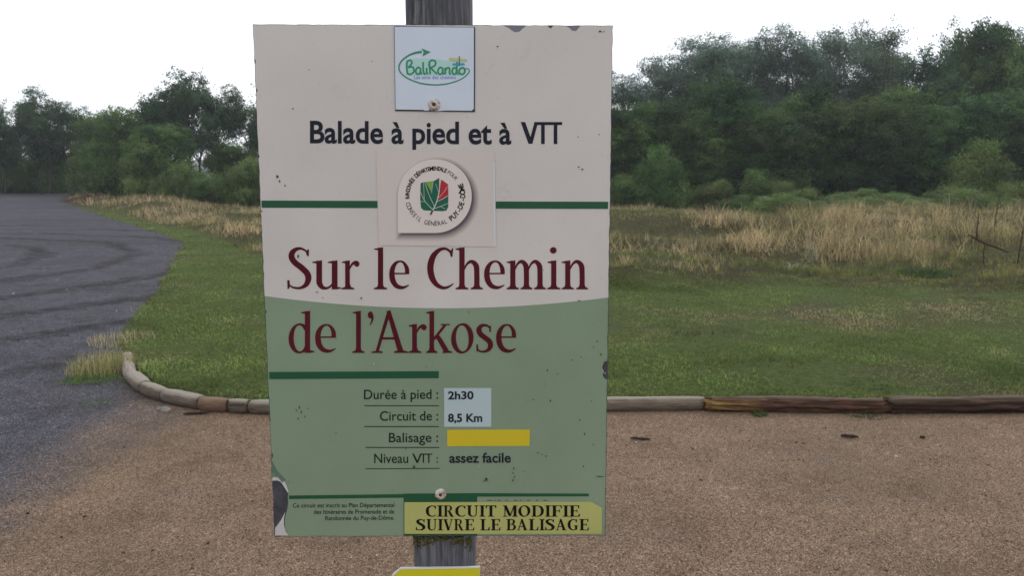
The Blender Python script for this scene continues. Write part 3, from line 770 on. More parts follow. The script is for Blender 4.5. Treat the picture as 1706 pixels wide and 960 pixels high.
# right: back row, pale feathery trees
for px, ty, hw, d, k, lb in (
    (1042, 120, 52, 41, 'willow', 'pale feathery tree just right of the sign, lowest of the back row'),
    (1095, 82, 54, 43, 'willow', 'pale feathery back-row tree left of the broad rounded top'),
    (1168, 54, 66, 42, 'willow', 'broad pale feathery tree with rounded top in the left half of the wood'),
    (1246, 60, 54, 43, 'willow', 'pale feathery tree left of the notch in the treetop line'),
    (1205, 74, 50, 45, 'willow', 'pale tree filling the dip between the two feathery rounded tops'),
    (1288, 84, 46, 45, 'willow', 'pale lower tree in the notch of the treetop line'),
    (1365, 62, 50, 45, 'willow', 'pale tree between the tall blue green one and the notch tree'),
    (1505, 96, 46, 45, 'willow', 'pale lower tree right behind the thin birch'),
    (1325, 44, 52, 42, 'willow', 'tall pale tree just right of the notch in the treetop line'),
    (1398, 36, 56, 43, 'willow', 'tall blue green tree left of the thin see-through birch'),
    (1448, 62, 44, 44, 'willow', 'pale feathery tree directly behind the thin birch'),
    (1482, 28, 32, 41, 'sparse', 'thin see-through birch standing up out of the wood'),
    (1548, 78, 52, 42, 'open', 'lower dark tree right of the thin birch with gaps of sky'),
    (1600, 60, 46, 44, 'round', 'dark tree left of the tallest top at the right edge'),
    (1652, 34, 66, 42, 'round', 'large dark rounded tree, tallest at the right edge'),
    (1735, 50, 70, 43, 'round', 'dark tree cut by the right edge of the photo'),
    (1850, 60, 75, 42, 'round', 'dark tree of the wood beyond the right edge'),
    (1970, 70, 75, 42, 'willow', 'pale tree of the wood far beyond the right edge')):
    tree(k, px, ty, hw, d, lb, GB)
for px, ty, hw, d, lb in (
    (1010, 175, 62, 35, 'round green tree partly behind the right edge of the sign'),
    (1085, 165, 62, 36, 'round green tree above the light green shrub'),
    (1160, 172, 66, 34.5, 'broad green middle-row tree right of the light green shrub'),
    (1205, 132, 72, 36.5, 'domed bright green tree in the middle row, highest of the left half'),
    (1290, 180, 70, 35, 'round green tree right of the domed bright one'),
    (1365, 140, 75, 36.5, 'dense green middle-row tree under the tall blue green one'),
    (1440, 165, 72, 34.5, 'dark dense middle-row tree left below the birch'),
    (1515, 140, 75, 36.5, 'dark dense middle-row tree right below the birch'),
    (1590, 165, 70, 35, 'dark green middle-row tree left of the low grey green shrub'),
    (1665, 150, 78, 36.5, 'dark green middle-row tree above the tall shrub at right'),
    (1760, 160, 75, 35, 'green middle-row tree beyond the right edge'),
    (1880, 165, 80, 36, 'green middle-row tree far beyond the right edge')):
    tree('round', px, ty, hw, d, lb, GB)
for px, ty, hw, d, lb in (
    (1098, 240, 50, 30, 'light green leafy shrub standing out right of the sign'),
    (1045, 288, 34, 30, 'low green shrub between the sign and the light green shrub'),
    (1175, 298, 46, 31, 'low dark shrub right of the light green shrub'),
    (1262, 280, 46, 30, 'yellowish green shrub at the middle of the wood edge'),
    (1322, 300, 44, 29, 'low olive shrub right of the yellowish green one'),
    (1385, 318, 42, 28.5, 'low olive shrub in the darkest part of the wood edge'),
    (1445, 312, 46, 28, 'wide low olive shrub below the birch'),
    (1520, 322, 46, 27, 'low olive shrub in front of the dark hollow'),
    (1590, 308, 52, 27, 'broad olive shrub behind the tall straw grass'),
    (1640, 232, 62, 31, 'tall grey green shrub near the right edge'),
    (1690, 300, 50, 27, 'low olive shrub at the right edge'),
    (1800, 290, 60, 28, 'olive shrub beyond the right edge'),
    (1232, 322, 34, 25.5, 'small low bramble at the back of the green part of the meadow'),
    (1292, 318, 40, 25, 'low bramble in front of the yellowish green shrub'),
    (1352, 326, 44, 24.5, 'low bramble behind the grey thistle'),
    (1412, 330, 40, 24, 'low bramble at the left end of the tall straw grass'),
    (1475, 318, 44, 24, 'mounded bramble behind the tall straw grass, below the birch'),
    (1540, 330, 42, 23.5, 'low bramble sunk behind the straw grass left of the broad olive shrub'),
    (1605, 312, 54, 24, 'broad mounded bramble behind the dead branch'),
    (1680, 326, 46, 23.5, 'low bramble above the bare stem at the right edge'),
    (1760, 320, 50, 24, 'bramble beyond the right edge of the meadow')):
    tree('shrub', px, ty, hw, d, lb, GS)
# dark understorey deeper in the wood
for i, px in enumerate(range(1020, 1900, 62)):
    tree('shrub', px, 250 - (i % 3) * 14, 62, 38.5, 'dark undergrowth bush deep among the trunks of the wood', 'undergrowth deep in the wood')
# left: open trees behind the gravel yard
for px, ty, hw, d, k, lb in (
    (-60, 170, 60, 52, 'round', 'tree beyond the left edge of the photo'),
    (-8, 182, 34, 50, 'open', 'tree cut by the left edge of the photo'),
    (62, 146, 42, 50, 'open', 'tall spreading tree, leftmost whole one behind the gravel yard'),
    (112, 172, 50, 51, 'open', 'lower tree right of the tall spreading one at far left'),
    (160, 188, 42, 49, 'round', 'rounded lower tree in the dip of the left treeline'),
    (205, 170, 52, 42, 'round', 'dense dark tree in the middle of the left treeline'),
    (258, 116, 52, 45, 'open', 'tallest open-crowned tree of the left treeline'),
    (322, 122, 40, 44, 'open', 'open-crowned tree with sky gaps right of the tallest one'),
    (368, 140, 40, 43, 'open', 'slender open tree near the left edge of the sign'),
    (415, 132, 44, 42, 'open', 'open tree half hidden by the left edge of the sign'),
    (270, 205, 58, 38, 'round', 'dense low dark tree in front of the tallest open one'),
    (385, 236, 40, 37, 'round', 'low dark tree at the left edge of the sign')):
    tree(k, px, ty, hw, d, lb, GL)
for px, ty, hw, d, lb in (
    (8, 236, 50, 52, 'low bush at the far left beyond the gravel'),
    (60, 240, 46, 54, 'low bluish bush behind the far gravel edge'),
    (105, 236, 48, 53, 'low bush left of the dry grass bank'),
    (160, 238, 46, 47, 'bush behind the dry grass bank'),
    (205, 244, 46, 41, 'dark bush at the top of the dry grass bank'),
    (250, 240, 48, 37, 'dark bush under the dense dark tree'),
    (300, 270, 44, 35, 'dark bush under the open trees'),
    (345, 284, 34, 34, 'small green bush at the front of the left wood edge'),
    (392, 262, 42, 33.5, 'dark green bush left of the sign'),
    (440, 262, 44, 34, 'dark bush beginning behind the sign edge')):
    tree('shrub', px, ty, hw, d, lb, 'bushes under the left treeline')
for px, ty, hw, d, k in ((470, 150, 50, 42, 'open'), (540, 165, 60, 41, 'round'), (620, 150, 60, 43, 'open'), (700, 170, 60, 41, 'round'), (780, 150, 60, 42, 'round'), (860, 140, 60, 43, 'willow'), (940, 150, 60, 42, 'round'), (985, 140, 50, 42, 'willow')):
    tree(k, px, ty, hw, d, HID, GH)
for px, ty, hw, d, k in ((-130, 180, 60, 53, 'open'), (-230, 165, 70, 54, 'round'), (-340, 175, 70, 56, 'willow'), (-460, 160, 80, 57, 'round'), (-600, 170, 85, 58, 'open'), (2090, 60, 80, 43, 'round'), (2230, 70, 85, 44, 'willow'), (2370, 60, 90, 45, 'round')):
    tree(k, px, ty, hw, d, 'tree of the wood edge beyond the side of the photo', 'trees beyond the sides of the photo')
for px in (500, 580, 660, 740, 820, 900, 965):
    tree('shrub', px, 270, 60, 33, 'bush of the row that the sign hides', 'bushes hidden behind the sign')

# ------------------------------------------------------------------ the signpost
D = 0.97                                   # distance of the printed face
MM = .001
_h = on_plane(0, 0, D); 
def sp(px, py, off=0.0):
    v = on_plane(px, py, D); return Vector((v.x, D - off, v.z))
pcx = on_plane(731, 283, D).x
post_r = .0365
root = empty('trail_signpost', (pcx, D + .004 + post_r, 0))
tag(root, 'cream and green hiking trail sign screwed to a square weathered wooden post', 'sign')
RL = Vector(root.location)
def smesh(name, verts, faces, mats, parent, **k):
    return mesh_obj(name, [Vector(v) - RL for v in verts], faces, mats, parent, **k)
def union(polys, holes=()):
    """2-D union of simple polygons minus holes -> verts, tris (counter-clockwise seen with y up)"""
    vs, fs = [], []
    for pl in list(polys) + list(holes):
        ar = sum(pl[i][0] * pl[(i + 1) % len(pl)][1] - pl[(i + 1) % len(pl)][0] * pl[i][1] for i in range(len(pl)))
        if abs(ar) < 1e-9: continue
        if ar < 0: pl = pl[::-1]
        fs.append((list(range(len(vs), len(vs) + len(pl))), 0)); vs += [Vector(q) for q in pl]
        fs[-1] = fs[-1][0]
    nin = len(polys)
    r = delaunay_2d_cdt(vs, [], fs, 0, 1e-5, True)
    out = [f for f, og in zip(r[2], r[5]) if og and any(i < nin for i in og) and not any(i >= nin for i in og)]
    return r[0], out
def pix_mesh(name, polys, off, mat, parent, holes=()):
    v, f = union(polys, holes)
    return smesh(name, [sp(q.x, q.y, off) for q in v], [tuple(t) for t in f], mat, parent)
def rect(x0, y0, x1, y1): return [(x0, y0), (x1, y0), (x1, y1), (x0, y1)]

# --- post: square with rounded edges, grain in the material
def post_mesh(z0, z1):
    ch = .009; r = post_r; prof = []
    for sx, sy in ((1, 1), (-1, 1), (-1, -1), (1, -1)):
        cx_, cy_ = sx * (r - ch), sy * (r - ch); a0 = {(1, 1): 0, (-1, 1): 90, (-1, -1): 180, (1, -1): 270}[(sx, sy)]
        for k in range(5):
            a = R(a0 + k * 22.5); prof.append((cx_ + ch * math.cos(a), cy_ + ch * math.sin(a)))
    m_ = len(prof); nz_ = int((z1 - z0) / .012); V, Fc = [], []
    for j in range(nz_ + 1):
        z = z0 + (z1 - z0) * j / nz_
        for (x, y) in prof:
            k = 1 + .018 * noise.noise(Vector((x * 60, y * 60, z * 5))) + .008 * noise.noise(Vector((x * 200, y * 200, z * 30)))
            if y < -r * .8: k = min(k, 1.0)
            V.append((x * k, y * k, z))
    for j in range(nz_):
        for i in range(m_):
            a = j * m_ + i; b = j * m_ + (i + 1) % m_; Fc.append((a, b, b + m_, a + m_))
    Fc.append(tuple(range(m_))[::-1]); Fc.append(tuple(nz_ * m_ + i for i in range(m_)))
    return V, Fc
V, Fc = post_mesh(-.3, 1.95)
post = mesh_obj('post', V, Fc, M['post'], root, smooth=True)
# moss cushions on the post just under the panel
V, Fc = [], []
for i in range(260):
    u = random.uniform(-1, 1); px = 738 + u * 50; py = 896 + abs(random.gauss(0, 1)) * (9 if px < 725 or px > 748 else 4) + (4 if px > 770 else 0)
    c = sp(px, py, -.0035 - .0005); s_ = random.uniform(.0008, .0024); b = len(V)
    for q in ((1, 0, 0), (-.5, 0, .86), (-.5, 0, -.86), (0, -.8, 0)):
        V.append(c + Vector(q) * s_ * random.uniform(.7, 1.3))
    Fc += [(b, b + 1, b + 3), (b + 1, b + 2, b + 3), (b + 2, b, b + 3)]
smesh('moss', V, Fc, M['moss'], post)

# --- backing panel
def rough_line(a, b, n, amp, seed, axis):
    r_ = random.Random(seed); out = []
    for i in range(n):
        t = i / n; x = a[0] + (b[0] - a[0]) * t; y = a[1] + (b[1] - a[1]) * t
        k = amp * (r_.random() ** 3) * (0 if i == 0 else 1)
        if axis == 'x': x += k
        else: y += k
        out.append((x, y))
    return out
TLc, TRc, BRc, BLc = (420.5, 39.5), (1021.5, 41.5), (1008.5, 893.5), (457, 895.5)
outline = rough_line(TLc, TRc, 60, .8, 1, 'y') + rough_line(TRc, BRc, 90, -.9, 2, 'x') + rough_line(BRc, BLc, 60, -.8, 3, 'y') + rough_line(BLc, TLc, 90, .9, 4, 'x')
v, f = union([outline])
n = len(v); V = [sp(q.x, q.y, -.0005) for q in v] + [sp(q.x, q.y, -.0035) for q in v]
Fc = [tuple(t) for t in f] + [tuple(i + n for i in t)[::-1] for t in f]
ed = {}
for t in f:
    for i in range(3): ed[(t[i], t[(i + 1) % 3])] = 1
for (a, b) in ed:
    if (b, a) not in ed: Fc.append((a, a + n, b + n, b))
panel = smesh('panel', V, Fc, M['backing'], root)

# --- printed sheet with the torn corner, chips along its rim, and the cream / green split
def inset(pl, d, amp, seed):
    r_ = random.Random(seed); cx_ = sum(p[0] for p in pl) / len(pl); cy_ = sum(p[1] for p in pl) / len(pl); out = []
    for (x, y) in pl:
        k = d + amp * r_.random() ** 2
        out.append((x - math.copysign(k, x - cx_) * (1 if abs(x - cx_) > 260 else 0), y - math.copysign(k, y - cy_) * (1 if abs(y - cy_) > 400 else 0)))
    return out
sheet = inset(outline, .75, .6, 5)
tear = [(440, 797), (455, 797), (463, 796), (470, 798), (475, 804), (478, 812), (480, 820), (479.5, 829), (480, 838), (479, 848), (477, 855), (475, 862), (474, 872), (475, 884), (479, 891), (482, 900), (440, 900)]
def blob(cx_, cy_, rx_, ry_, seed, n=9, rag=.45):
    r_ = random.Random(seed); return [(cx_ + math.cos(2 * math.pi * i / n) * rx_ * (1 - rag * r_.random()), cy_ + math.sin(2 * math.pi * i / n) * ry_ * (1 - rag * r_.random())) for i in range(n)]
chips = [[(840, 42.2), (841, 43.5), (847, 46), (852, 50), (858, 53.5), (866, 52), (871, 47), (876, 43.5), (877, 42.2)],
         [(943, 42.2), (944, 43.5), (950, 47), (953, 51), (960, 51), (964, 46), (967, 43), (968, 42.2)],
         [(912, 36), (913, 43.5), (917, 47), (921, 43.5), (922, 36)],
         [(1016, 600), (1006.5, 603), (1003, 612), (1006, 619), (1004, 626), (1008, 632), (1018, 634)]]
chips += [blob(421 + (i * 31 % 7) * .4 + (y - 40) * .0421, y, 1.5, 2.2 + (i * 7 % 4), i) for i, y in enumerate((70, 102, 150, 260, 352, 437, 520, 622, 700, 760))]
chips += [blob(1021.5 - (y - 40) * .0152, y, 1.4, 2.2 + (i * 5 % 4), i + 30) for i, y in enumerate((95, 180, 236, 300, 410, 470, 560, 665, 702, 742, 790, 850, 873))]
chips += [blob(x, 40.3, 5, 1.6, i + 50) for i, x in enumerate((431, 497, 542, 598, 640, 820, 990))]
def arc_y(x):      # the green field's upper border
    t = (x - 443) / (1012 - 443); return 493.5 + 2.5 * t + 76 * t * (1 - t) * 1.0 + (0)
arc = [(x, arc_y(x)) for x in np.linspace(400, 1040, 60)]
upper = [(400, 0), (1040, 0)] + arc[::-1]
lower = [(400, 960), (1040, 960)] + arc[::-1]
vs, fs = [], []
for pl in [sheet, lower, tear] + chips:
    ar = sum(pl[i][0] * pl[(i + 1) % len(pl)][1] - pl[(i + 1) % len(pl)][0] * pl[i][1] for i in range(len(pl)))
    if ar < 0: pl = pl[::-1]
    fs.append(list(range(len(vs), len(vs) + len(pl)))); vs += [Vector(q) for q in pl]
r = delaunay_2d_cdt(vs, [], fs, 0, 1e-5, True)
F1, MI = [], []
for t, og in zip(r[2], r[5]):
    if 0 in og and not any(i >= 2 for i in og): F1.append(tuple(t)); MI.append(1 if 1 in og else 0)
printed = smesh('printed_sheet', [sp(q.x, q.y, 0) for q in r[0]], F1, [M['cream'], M['green']], panel, midx=MI)

pix_mesh('bare_chip', chips[0:1], -.0003, new_mat('chip_grey', (.23, .23, .26), .7), panel)
pix_mesh('bare_chip', chips[1:2], -.0003, bpy.data.materials['chip_grey'], panel)
# torn flap: white paper core curling away from the backing
def flap(pts_in, pts_out, z_in, z_out, name):
    n = len(pts_in); V = [sp(*p, z_in) for p in pts_in] + [sp(*p, z_out) for p in pts_out]
    return smesh(name, V, [(i, i + 1, n + i + 1, n + i) for i in range(n - 1)], M['torn'], panel, smooth=True)
flap([(454, 796), (463, 795), (470, 797.5), (475.5, 804), (478.5, 812), (481, 820)], [(454, 801), (462, 800.5), (468, 803), (472.5, 809), (476, 815), (480, 821)], .0006, .0012, 'torn_rim')
flap([(475.5, 853), (473.5, 862), (473, 874), (476, 886), (481, 893)], [(474, 856), (468.5, 867), (462, 876), (458.5, 880), (458.2, 893)], .0006, .0002, 'torn_rim')
ptx = [(453.5, 768), (457, 776), (463, 786), (469, 792), (476, 800)]
smesh('torn_flap', [sp(*p, .0004) for p in ptx] + [sp(x - 2.5 - i * .6, y + 5 + (i == 0) * 22 - (i > 2) * 2, .0022) for i, (x, y) in enumerate(ptx)],
      [(i, i + 1, 6 + i, 5 + i) for i in range(4)], new_mat('flap_green_shaded', (.11, .17, .12), .7), panel)  # darker green carries the shading of the sheet where it bends

# --- stroke engine for the serif lettering (cap height 1, y up)
def cr(pts, sub=7):
    P_ = np.array(pts, float); n = len(P_); out = []
    for i in range(n - 1):
        p0, p1, p2, p3 = P_[max(i - 1, 0)], P_[i], P_[i + 1], P_[min(i + 2, n - 1)]
        for k in range(sub):
            t = k / sub; out.append(.5 * (2 * p1 + (p2 - p0) * t + (2 * p0 - 5 * p1 + 4 * p2 - p3) * t * t + (3 * p1 - p0 - 3 * p2 + p3) * t ** 3))
    out.append(P_[-1]); return np.array(out)
def brush(pts, sub=7):
    q = cr(pts, sub) if len(pts) > 2 else np.array(pts, float); T_ = np.gradient(q[:, :2], axis=0); T_ /= np.linalg.norm(T_, axis=1)[:, None] + 1e-9
    Nn = np.stack([-T_[:, 1], T_[:, 0]], 1); w = np.maximum(q[:, 2:3], .004) / 2
    A = q[:, :2] + Nn * w; B = q[:, :2] - Nn * w
    return [[tuple(A[i]), tuple(A[i + 1]), tuple(B[i + 1]), tuple(B[i])] for i in range(len(q) - 1)]
def disc(x, y, r_, n=16, ry=None): return [[(x + r_ * math.cos(6.28318 * i / n), y + (ry or r_) * math.sin(6.28318 * i / n)) for i in range(n)]]
def ring(cx_, cy_, rx_, ry_, ws, wt, tilt=0.0, a0=0, a1=360, n=40):
    q = []
    for i in range(n + 1):
        a = R(a0 + (a1 - a0) * i / n); w = wt + (ws - wt) * abs(math.cos(a - tilt)) ** 1.6; q.append((cx_ + rx_ * math.cos(a), cy_ + ry_ * math.sin(a), w))
    return brush(q, 1)
def stem(x, y0, y1, w): return [[(x - w / 2, y0), (x + w / 2, y0), (x + w / 2, y1), (x - w / 2, y1)]]
def foot(x, w, sw, y=0.0, t=.032, s=1):
    return [[(x - w / 2, y), (x + w / 2, y), (x + w / 2, y + s * t), (x + sw / 2 + .02, y + s * (t + .025)), (x + sw / 2 - .002, y + s * .12), (x - sw / 2 + .002, y + s * .12), (x - sw / 2 - .02, y + s * (t + .025)), (x - w / 2, y + s * t)]]
def flag(x, y, sw, l=.085): return [[(x - sw / 2 - l, y - .06), (x - sw / 2 - l, y - .035), (x + sw / 2, y), (x + sw / 2, y - .15), (x - sw / 2, y - .15), (x - sw / 2, y - .075)]]
X = .69; SW = .122
def arch(x0, x1, w=SW, h=X): return brush([(x0, h * .62, .03), (x0 + (x1 - x0) * .28, h * .87, .05), (x0 + (x1 - x0) * .62, h * .955, .085), (x0 + (x1 - x0) * .94, h * .82, w), (x1, h * .55, w), (x1, .02, w)])
def serif_glyph(c):
    s = SW
    if c == 'l': return stem(.16, 0, .99, s) + flag(.16, 1.0, s) + foot(.16, .31, s)
    if c == 'i': return stem(.16, 0, X - .01, s) + flag(.16, X, s) + foot(.16, .31, s) + disc(.15, .925, .078)
    if c == 'r': return stem(.16, 0, X - .01, s) + flag(.16, X, s) + foot(.17, .33, s) + brush([(.20, .46, .03), (.27, .585, .055), (.35, .635, .08), (.40, .63, .10)]) + disc(.40, .605, .07)
    if c == 'n': return stem(.15, 0, X - .01, s) + flag(.15, X, s) + foot(.15, .29, s) + arch(.18, .49) + foot(.49, .28, s)
    if c == 'h': return stem(.15, 0, .99, s) + flag(.15, 1.0, s) + foot(.15, .29, s) + arch(.18, .49) + foot(.49, .28, s)
    if c == 'm': return stem(.15, 0, X - .01, s) + flag(.15, X, s) + foot(.15, .29, s) + arch(.18, .47) + foot(.47, .28, s) + arch(.50, .79) + foot(.79, .28, s)
    if c == 'u': return stem(.15, .2, X - .01, s) + flag(.15, X, s) + brush([(.15, .25, s), (.155, .15, s), (.21, .055, .10), (.30, .028, .06), (.38, .065, .045), (.46, .17, .03)]) + stem(.48, .0, X - .01, s) + flag(.48, X, s) + [[(.48, 0), (.62, .02), (.62, .045), (.54, .06), (.54, .12), (.42, .12), (.42, .0)]]
    if c == 'e': return brush([(.08, .375, .035), (.46, .375, .035)]) + brush([(.435, .36, .10), (.425, .50, .095), (.36, .625, .06), (.27, .665, .042), (.17, .62, .075), (.10, .50, .11), (.082, .36, .125), (.105, .21, .125), (.18, .09, .11), (.29, .045, .085), (.38, .055, .055), (.475, .105, .022)])
    if c == 'o': return ring(.28, X / 2, .215, X / 2 - .012, .125, .045, .25)
    if c == 'd': return ring(.26, X / 2, .195, X / 2 - .012, .12, .045, .15, 40, 325) + stem(.44, .06, .99, s) + flag(.44, 1.0, s) + [[(.377, .0), (.50, .0), (.60, .02), (.60, .045), (.502, .065), (.502, .13), (.377, .13)]]
    if c == 's': return brush([(.365, .50, .02), (.355, .60, .04), (.27, .655, .055), (.17, .64, .085), (.115, .555, .115), (.145, .455, .12), (.245, .365, .12), (.345, .28, .12), (.375, .17, .115), (.32, .07, .08), (.21, .03, .05), (.10, .065, .04), (.075, .19, .02)]) + [[(.345, .50), (.385, .50), (.385, .66), (.35, .62)], [(.055, .20), (.095, .20), (.10, .06), (.06, .02)]]
    if c == 'k': return stem(.15, 0, .99, s) + flag(.15, 1.0, s) + foot(.15, .29, s) + brush([(.20, .32, .065), (.50, .665, .065)]) + [[(.38, .655), (.62, .655), (.62, .687), (.38, .687)]] + brush([(.27, .42, .11), (.37, .29, .12), (.54, .02, .13)]) + [[(.42, 0), (.68, 0), (.68, .032), (.60, .05), (.45, .05)]]
    if c == 'S': return brush([(.47, .80, .02), (.435, .90, .04), (.33, .965, .055), (.21, .95, .09), (.12, .86, .125), (.115, .745, .135), (.19, .63, .135), (.33, .515, .14), (.455, .38, .14), (.485, .25, .135), (.43, .11, .105), (.30, .035, .06), (.15, .045, .045), (.06, .10, .03)]) + [[(.455, .79), (.495, .79), (.50, .955), (.465, .94), (.42, .90)], [(.01, .22), (.06, .22), (.075, .10), (.06, .03), (.02, .0)]]
    if c == 'C': return brush([(.585, .79, .03), (.545, .90, .055), (.43, .965, .06), (.29, .93, .09), (.16, .80, .13), (.095, .62, .15), (.085, .45, .15), (.13, .26, .14), (.23, .115, .11), (.37, .04, .08), (.50, .055, .055), (.63, .14, .022)]) + [[(.565, .77), (.605, .77), (.625, .98), (.595, .965), (.54, .88)]]
    if c == 'A': return brush([(.13, .02, .075), (.42, .98, .085)]) + brush([(.405, 1.0, .10), (.705, .02, .135)]) + brush([(.22, .345, .055), (.60, .345, .055)]) + [[(0, 0), (.27, 0), (.27, .03), (.17, .055), (.12, .055), (0, .03)], [(.54, 0), (.88, 0), (.88, .03), (.78, .06), (.62, .06), (.54, .03)]]
    if c == '’': return disc(.08, .90, .085) + brush([(.125, .90, .09), (.145, .82, .07), (.11, .72, .04), (.06, .66, .02)])
def cap_glyph(c):          # bold roman capitals for the pasted notice
    s, h_ = .20, .075
    I = lambda x, w=.40: stem(x, 0, 1, s) + foot(x, w, s, 0, .05) + foot(x, w, s, 1, .05, -1)
    if c == 'I': return I(.2)
    if c == 'C' or c == 'G':
        q = brush([(.70, .76, .04), (.62, .91, .07), (.48, .96, .07), (.30, .90, .12), (.16, .74, .19), (.12, .50, .22), (.16, .26, .19), (.30, .09, .12), (.47, .035, .07), (.62, .07, .07), (.74, .19 if c == 'C' else .1, .04)]) + [[(.67, .70), (.73, .70), (.74, 1.0), (.68, .96), (.62, .88)]]
        if c == 'G': q += stem(.67, .05, .42, s * .9) + [[(.48, .40), (.84, .40), (.84, .45), (.48, .45)]]
        return q
    if c == 'R': return I(.2) + brush([(.28, .955, .06), (.48, .955, .07), (.62, .86, .15), (.64, .75, .19), (.60, .62, .14), (.48, .52, .06), (.28, .51, .05)]) + brush([(.42, .52, .12), (.52, .40, .18), (.70, .08, .20), (.82, .03, .07)]) + [[(.70, 0), (.92, 0), (.92, .05), (.72, .07)]]
    if c == 'U': return stem(.18, .3, 1, s) + foot(.18, .38, s, 1, .05, -1) + brush([(.18, .32, s), (.20, .18, .18), (.32, .06, .12), (.46, .03, .07), (.60, .09, .07), (.67, .25, .07), (.68, .95, .07)]) + foot(.68, .28, .07, 1, .05, -1)
    if c == 'T': return stem(.38, 0, .96, s) + foot(.38, .42, s, 0, .05) + [rect(.02, .93, .74, 1.0)] + [[(.0, .74), (.05, .74), (.12, .94), (.0, 1.0)], [(.71, .74), (.76, .74), (.76, 1.0), (.64, .94)]]
    if c in 'EF':
        q = I(.2) + [rect(.2, .94, .66, 1.0), rect(.2, .48, .54, .54), [(.62, .74), (.67, .74), (.67, 1.0), (.56, .95)], [(.49, .38), (.54, .38), (.54, .64), (.49, .64)]]
        if c == 'E': q += [rect(.2, 0, .68, .06), [(.66, .27), (.71, .27), (.69, 0), (.58, .05)]]
        return q
    if c == 'L': return I(.2) + [rect(.2, 0, .66, .06), [(.64, .30), (.70, .30), (.68, 0), (.55, .05)]]
    if c == 'D': return I(.2) + brush([(.28, .955, .06), (.48, .95, .08), (.68, .84, .16), (.77, .64, .20), (.78, .48, .21), (.74, .27, .19), (.62, .10, .12), (.46, .04, .07), (.28, .04, .06)])
    if c == 'O': return ring(.44, .5, .33, .465, .21, .07, .2)
    if c == 'B': return I(.2) + brush([(.28, .955, .06), (.48, .95, .08), (.60, .87, .15), (.61, .76, .18), (.56, .62, .13), (.42, .535, .05), (.28, .53, .05)]) + brush([(.42, .53, .05), (.60, .47, .12), (.68, .34, .19), (.67, .20, .19), (.58, .08, .12), (.44, .04, .07), (.28, .04, .06)])
    if c == 'V': return brush([(.14, .96, .20), (.42, .0, .20)]) + brush([(.42, .0, .07), (.68, .96, .07)]) + [rect(0, .95, .36, 1.0), rect(.55, .95, .80, 1.0)]
    if c == 'A': return brush([(.12, .03, .07), (.40, .98, .08)]) + brush([(.38, 1.0, .16), (.68, .03, .21)]) + [rect(.2, .30, .6, .37), rect(0, 0, .26, .05), rect(.50, 0, .88, .05)]
    if c == 'S': return brush([(.50, .78, .04), (.42, .93, .07), (.28, .955, .10), (.15, .86, .16), (.14, .72, .18), (.26, .58, .20), (.42, .45, .20), (.50, .28, .19), (.44, .11, .14), (.28, .03, .08), (.12, .08, .06), (.06, .2, .04)]) + [[(.49, .70), (.54, .70), (.55, 1.0), (.49, .96)], [(.02, .30), (.07, .30), (.10, .05), (.02, 0)]]
    if c == 'M': return stem(.17, 0, 1, .07) + foot(.17, .30, .07, 0, .05) + brush([(.20, .95, .21), (.52, .06, .18)]) + brush([(.52, .04, .07), (.80, .97, .08)]) + stem(.86, 0, 1, s) + foot(.86, .38, s, 0, .05) + [rect(.02, .95, .30, 1.0), rect(.74, .95, 1.04, 1.0)]
def place(polys, x0, x1, base, cap, slope=0.0):
    xs = [p[0] for pl in polys for p in pl]; a, b = min(xs), max(xs); k = (x1 - x0) / (b - a)
    return [[(x0 + (p[0] - a) * k, base + slope * (x0 + (p[0] - a) * k) - p[1] * cap) for p in pl] for pl in polys]
def letter_obj(name, sets, off, mat, parent, holes=()):
    V, Fc = [], []
    for pl in sets:
        v, f = union(pl); b = len(V); V += [sp(q.x, q.y, off) for q in v]; Fc += [tuple(i + b for i in t) for t in f]
    return smesh(name, V, Fc, mat, parent)
PR = .0003
t1 = [('S', 478.5, 519), ('u', 520.5, 568.5), ('r', 569, 599), ('l', 623, 645), ('e', 648.5, 682), ('C', 711.7, 756), ('h', 759, 804.6), ('e', 806.5, 841), ('m', 844, 909.5), ('i', 911.5, 933.5), ('n', 935.6, 979.6)]
t2 = [('d', 480.8, 524), ('e', 525, 560), ('l', 587, 607.5), ('’', 612.7, 622.5), ('A', 619, 680), ('r', 680.5, 711), ('k', 710, 753.5), ('o', 751.5, 789), ('s', 793.5, 821.6), ('e', 826.5, 860)]
letter_obj('title_lettering', [place(serif_glyph(c), a, b, 482.3, 70.5) for c, a, b in t1], PR, M['maroon'], panel)
letter_obj('title_lettering', [place(serif_glyph(c), a, b, 588.3, 70.5) for c, a, b in t2], PR, M['maroon'], panel)
# letters of line 2 that touch (A r k) share a plane only edge to edge

# --- sans lettering: font outlines turned into meshes
def text_polys(body, bold=0.0):
    c = bpy.data.curves.new('tmp', 'FONT'); c.body = body; c.offset = bold; c.resolution_u = 5
    o = bpy.data.objects.new('tmp', c); COL.objects.link(o)
    dg = bpy.context.evaluated_depsgraph_get(); me = bpy.data.meshes.new_from_object(o.evaluated_get(dg))
    V = [(v.co.x, v.co.y) for v in me.vertices]; Fc = [tuple(p.vertices) for p in me.polygons]
    bpy.data.objects.remove(o); bpy.data.curves.remove(c); bpy.data.meshes.remove(me); return V, Fc
_cap = max(p[1] for p in text_polys('H')[0])
def sans(name, body, x0, x1, base0, base1, cap, mat, parent, off=PR, bold=0.0, slant=0.0):
    V, Fc = text_polys(body, bold); a = min(p[0] for p in V); b = max(p[0] for p in V); k = (x1 - x0) / (b - a)
    out = []
    for x, y in V:
        px = x0 + (x - a) * k; t = (px - x0) / (x1 - x0); out.append(sp(px, base0 + (base1 - base0) * t - y / _cap * cap, off))
    return smesh(name, out, Fc, mat, parent)
sans('subtitle_lettering', 'Balade à pied et à', 516.5, 852, 237.5, 239.5, 35.5, M['ink'], panel, bold=.022)
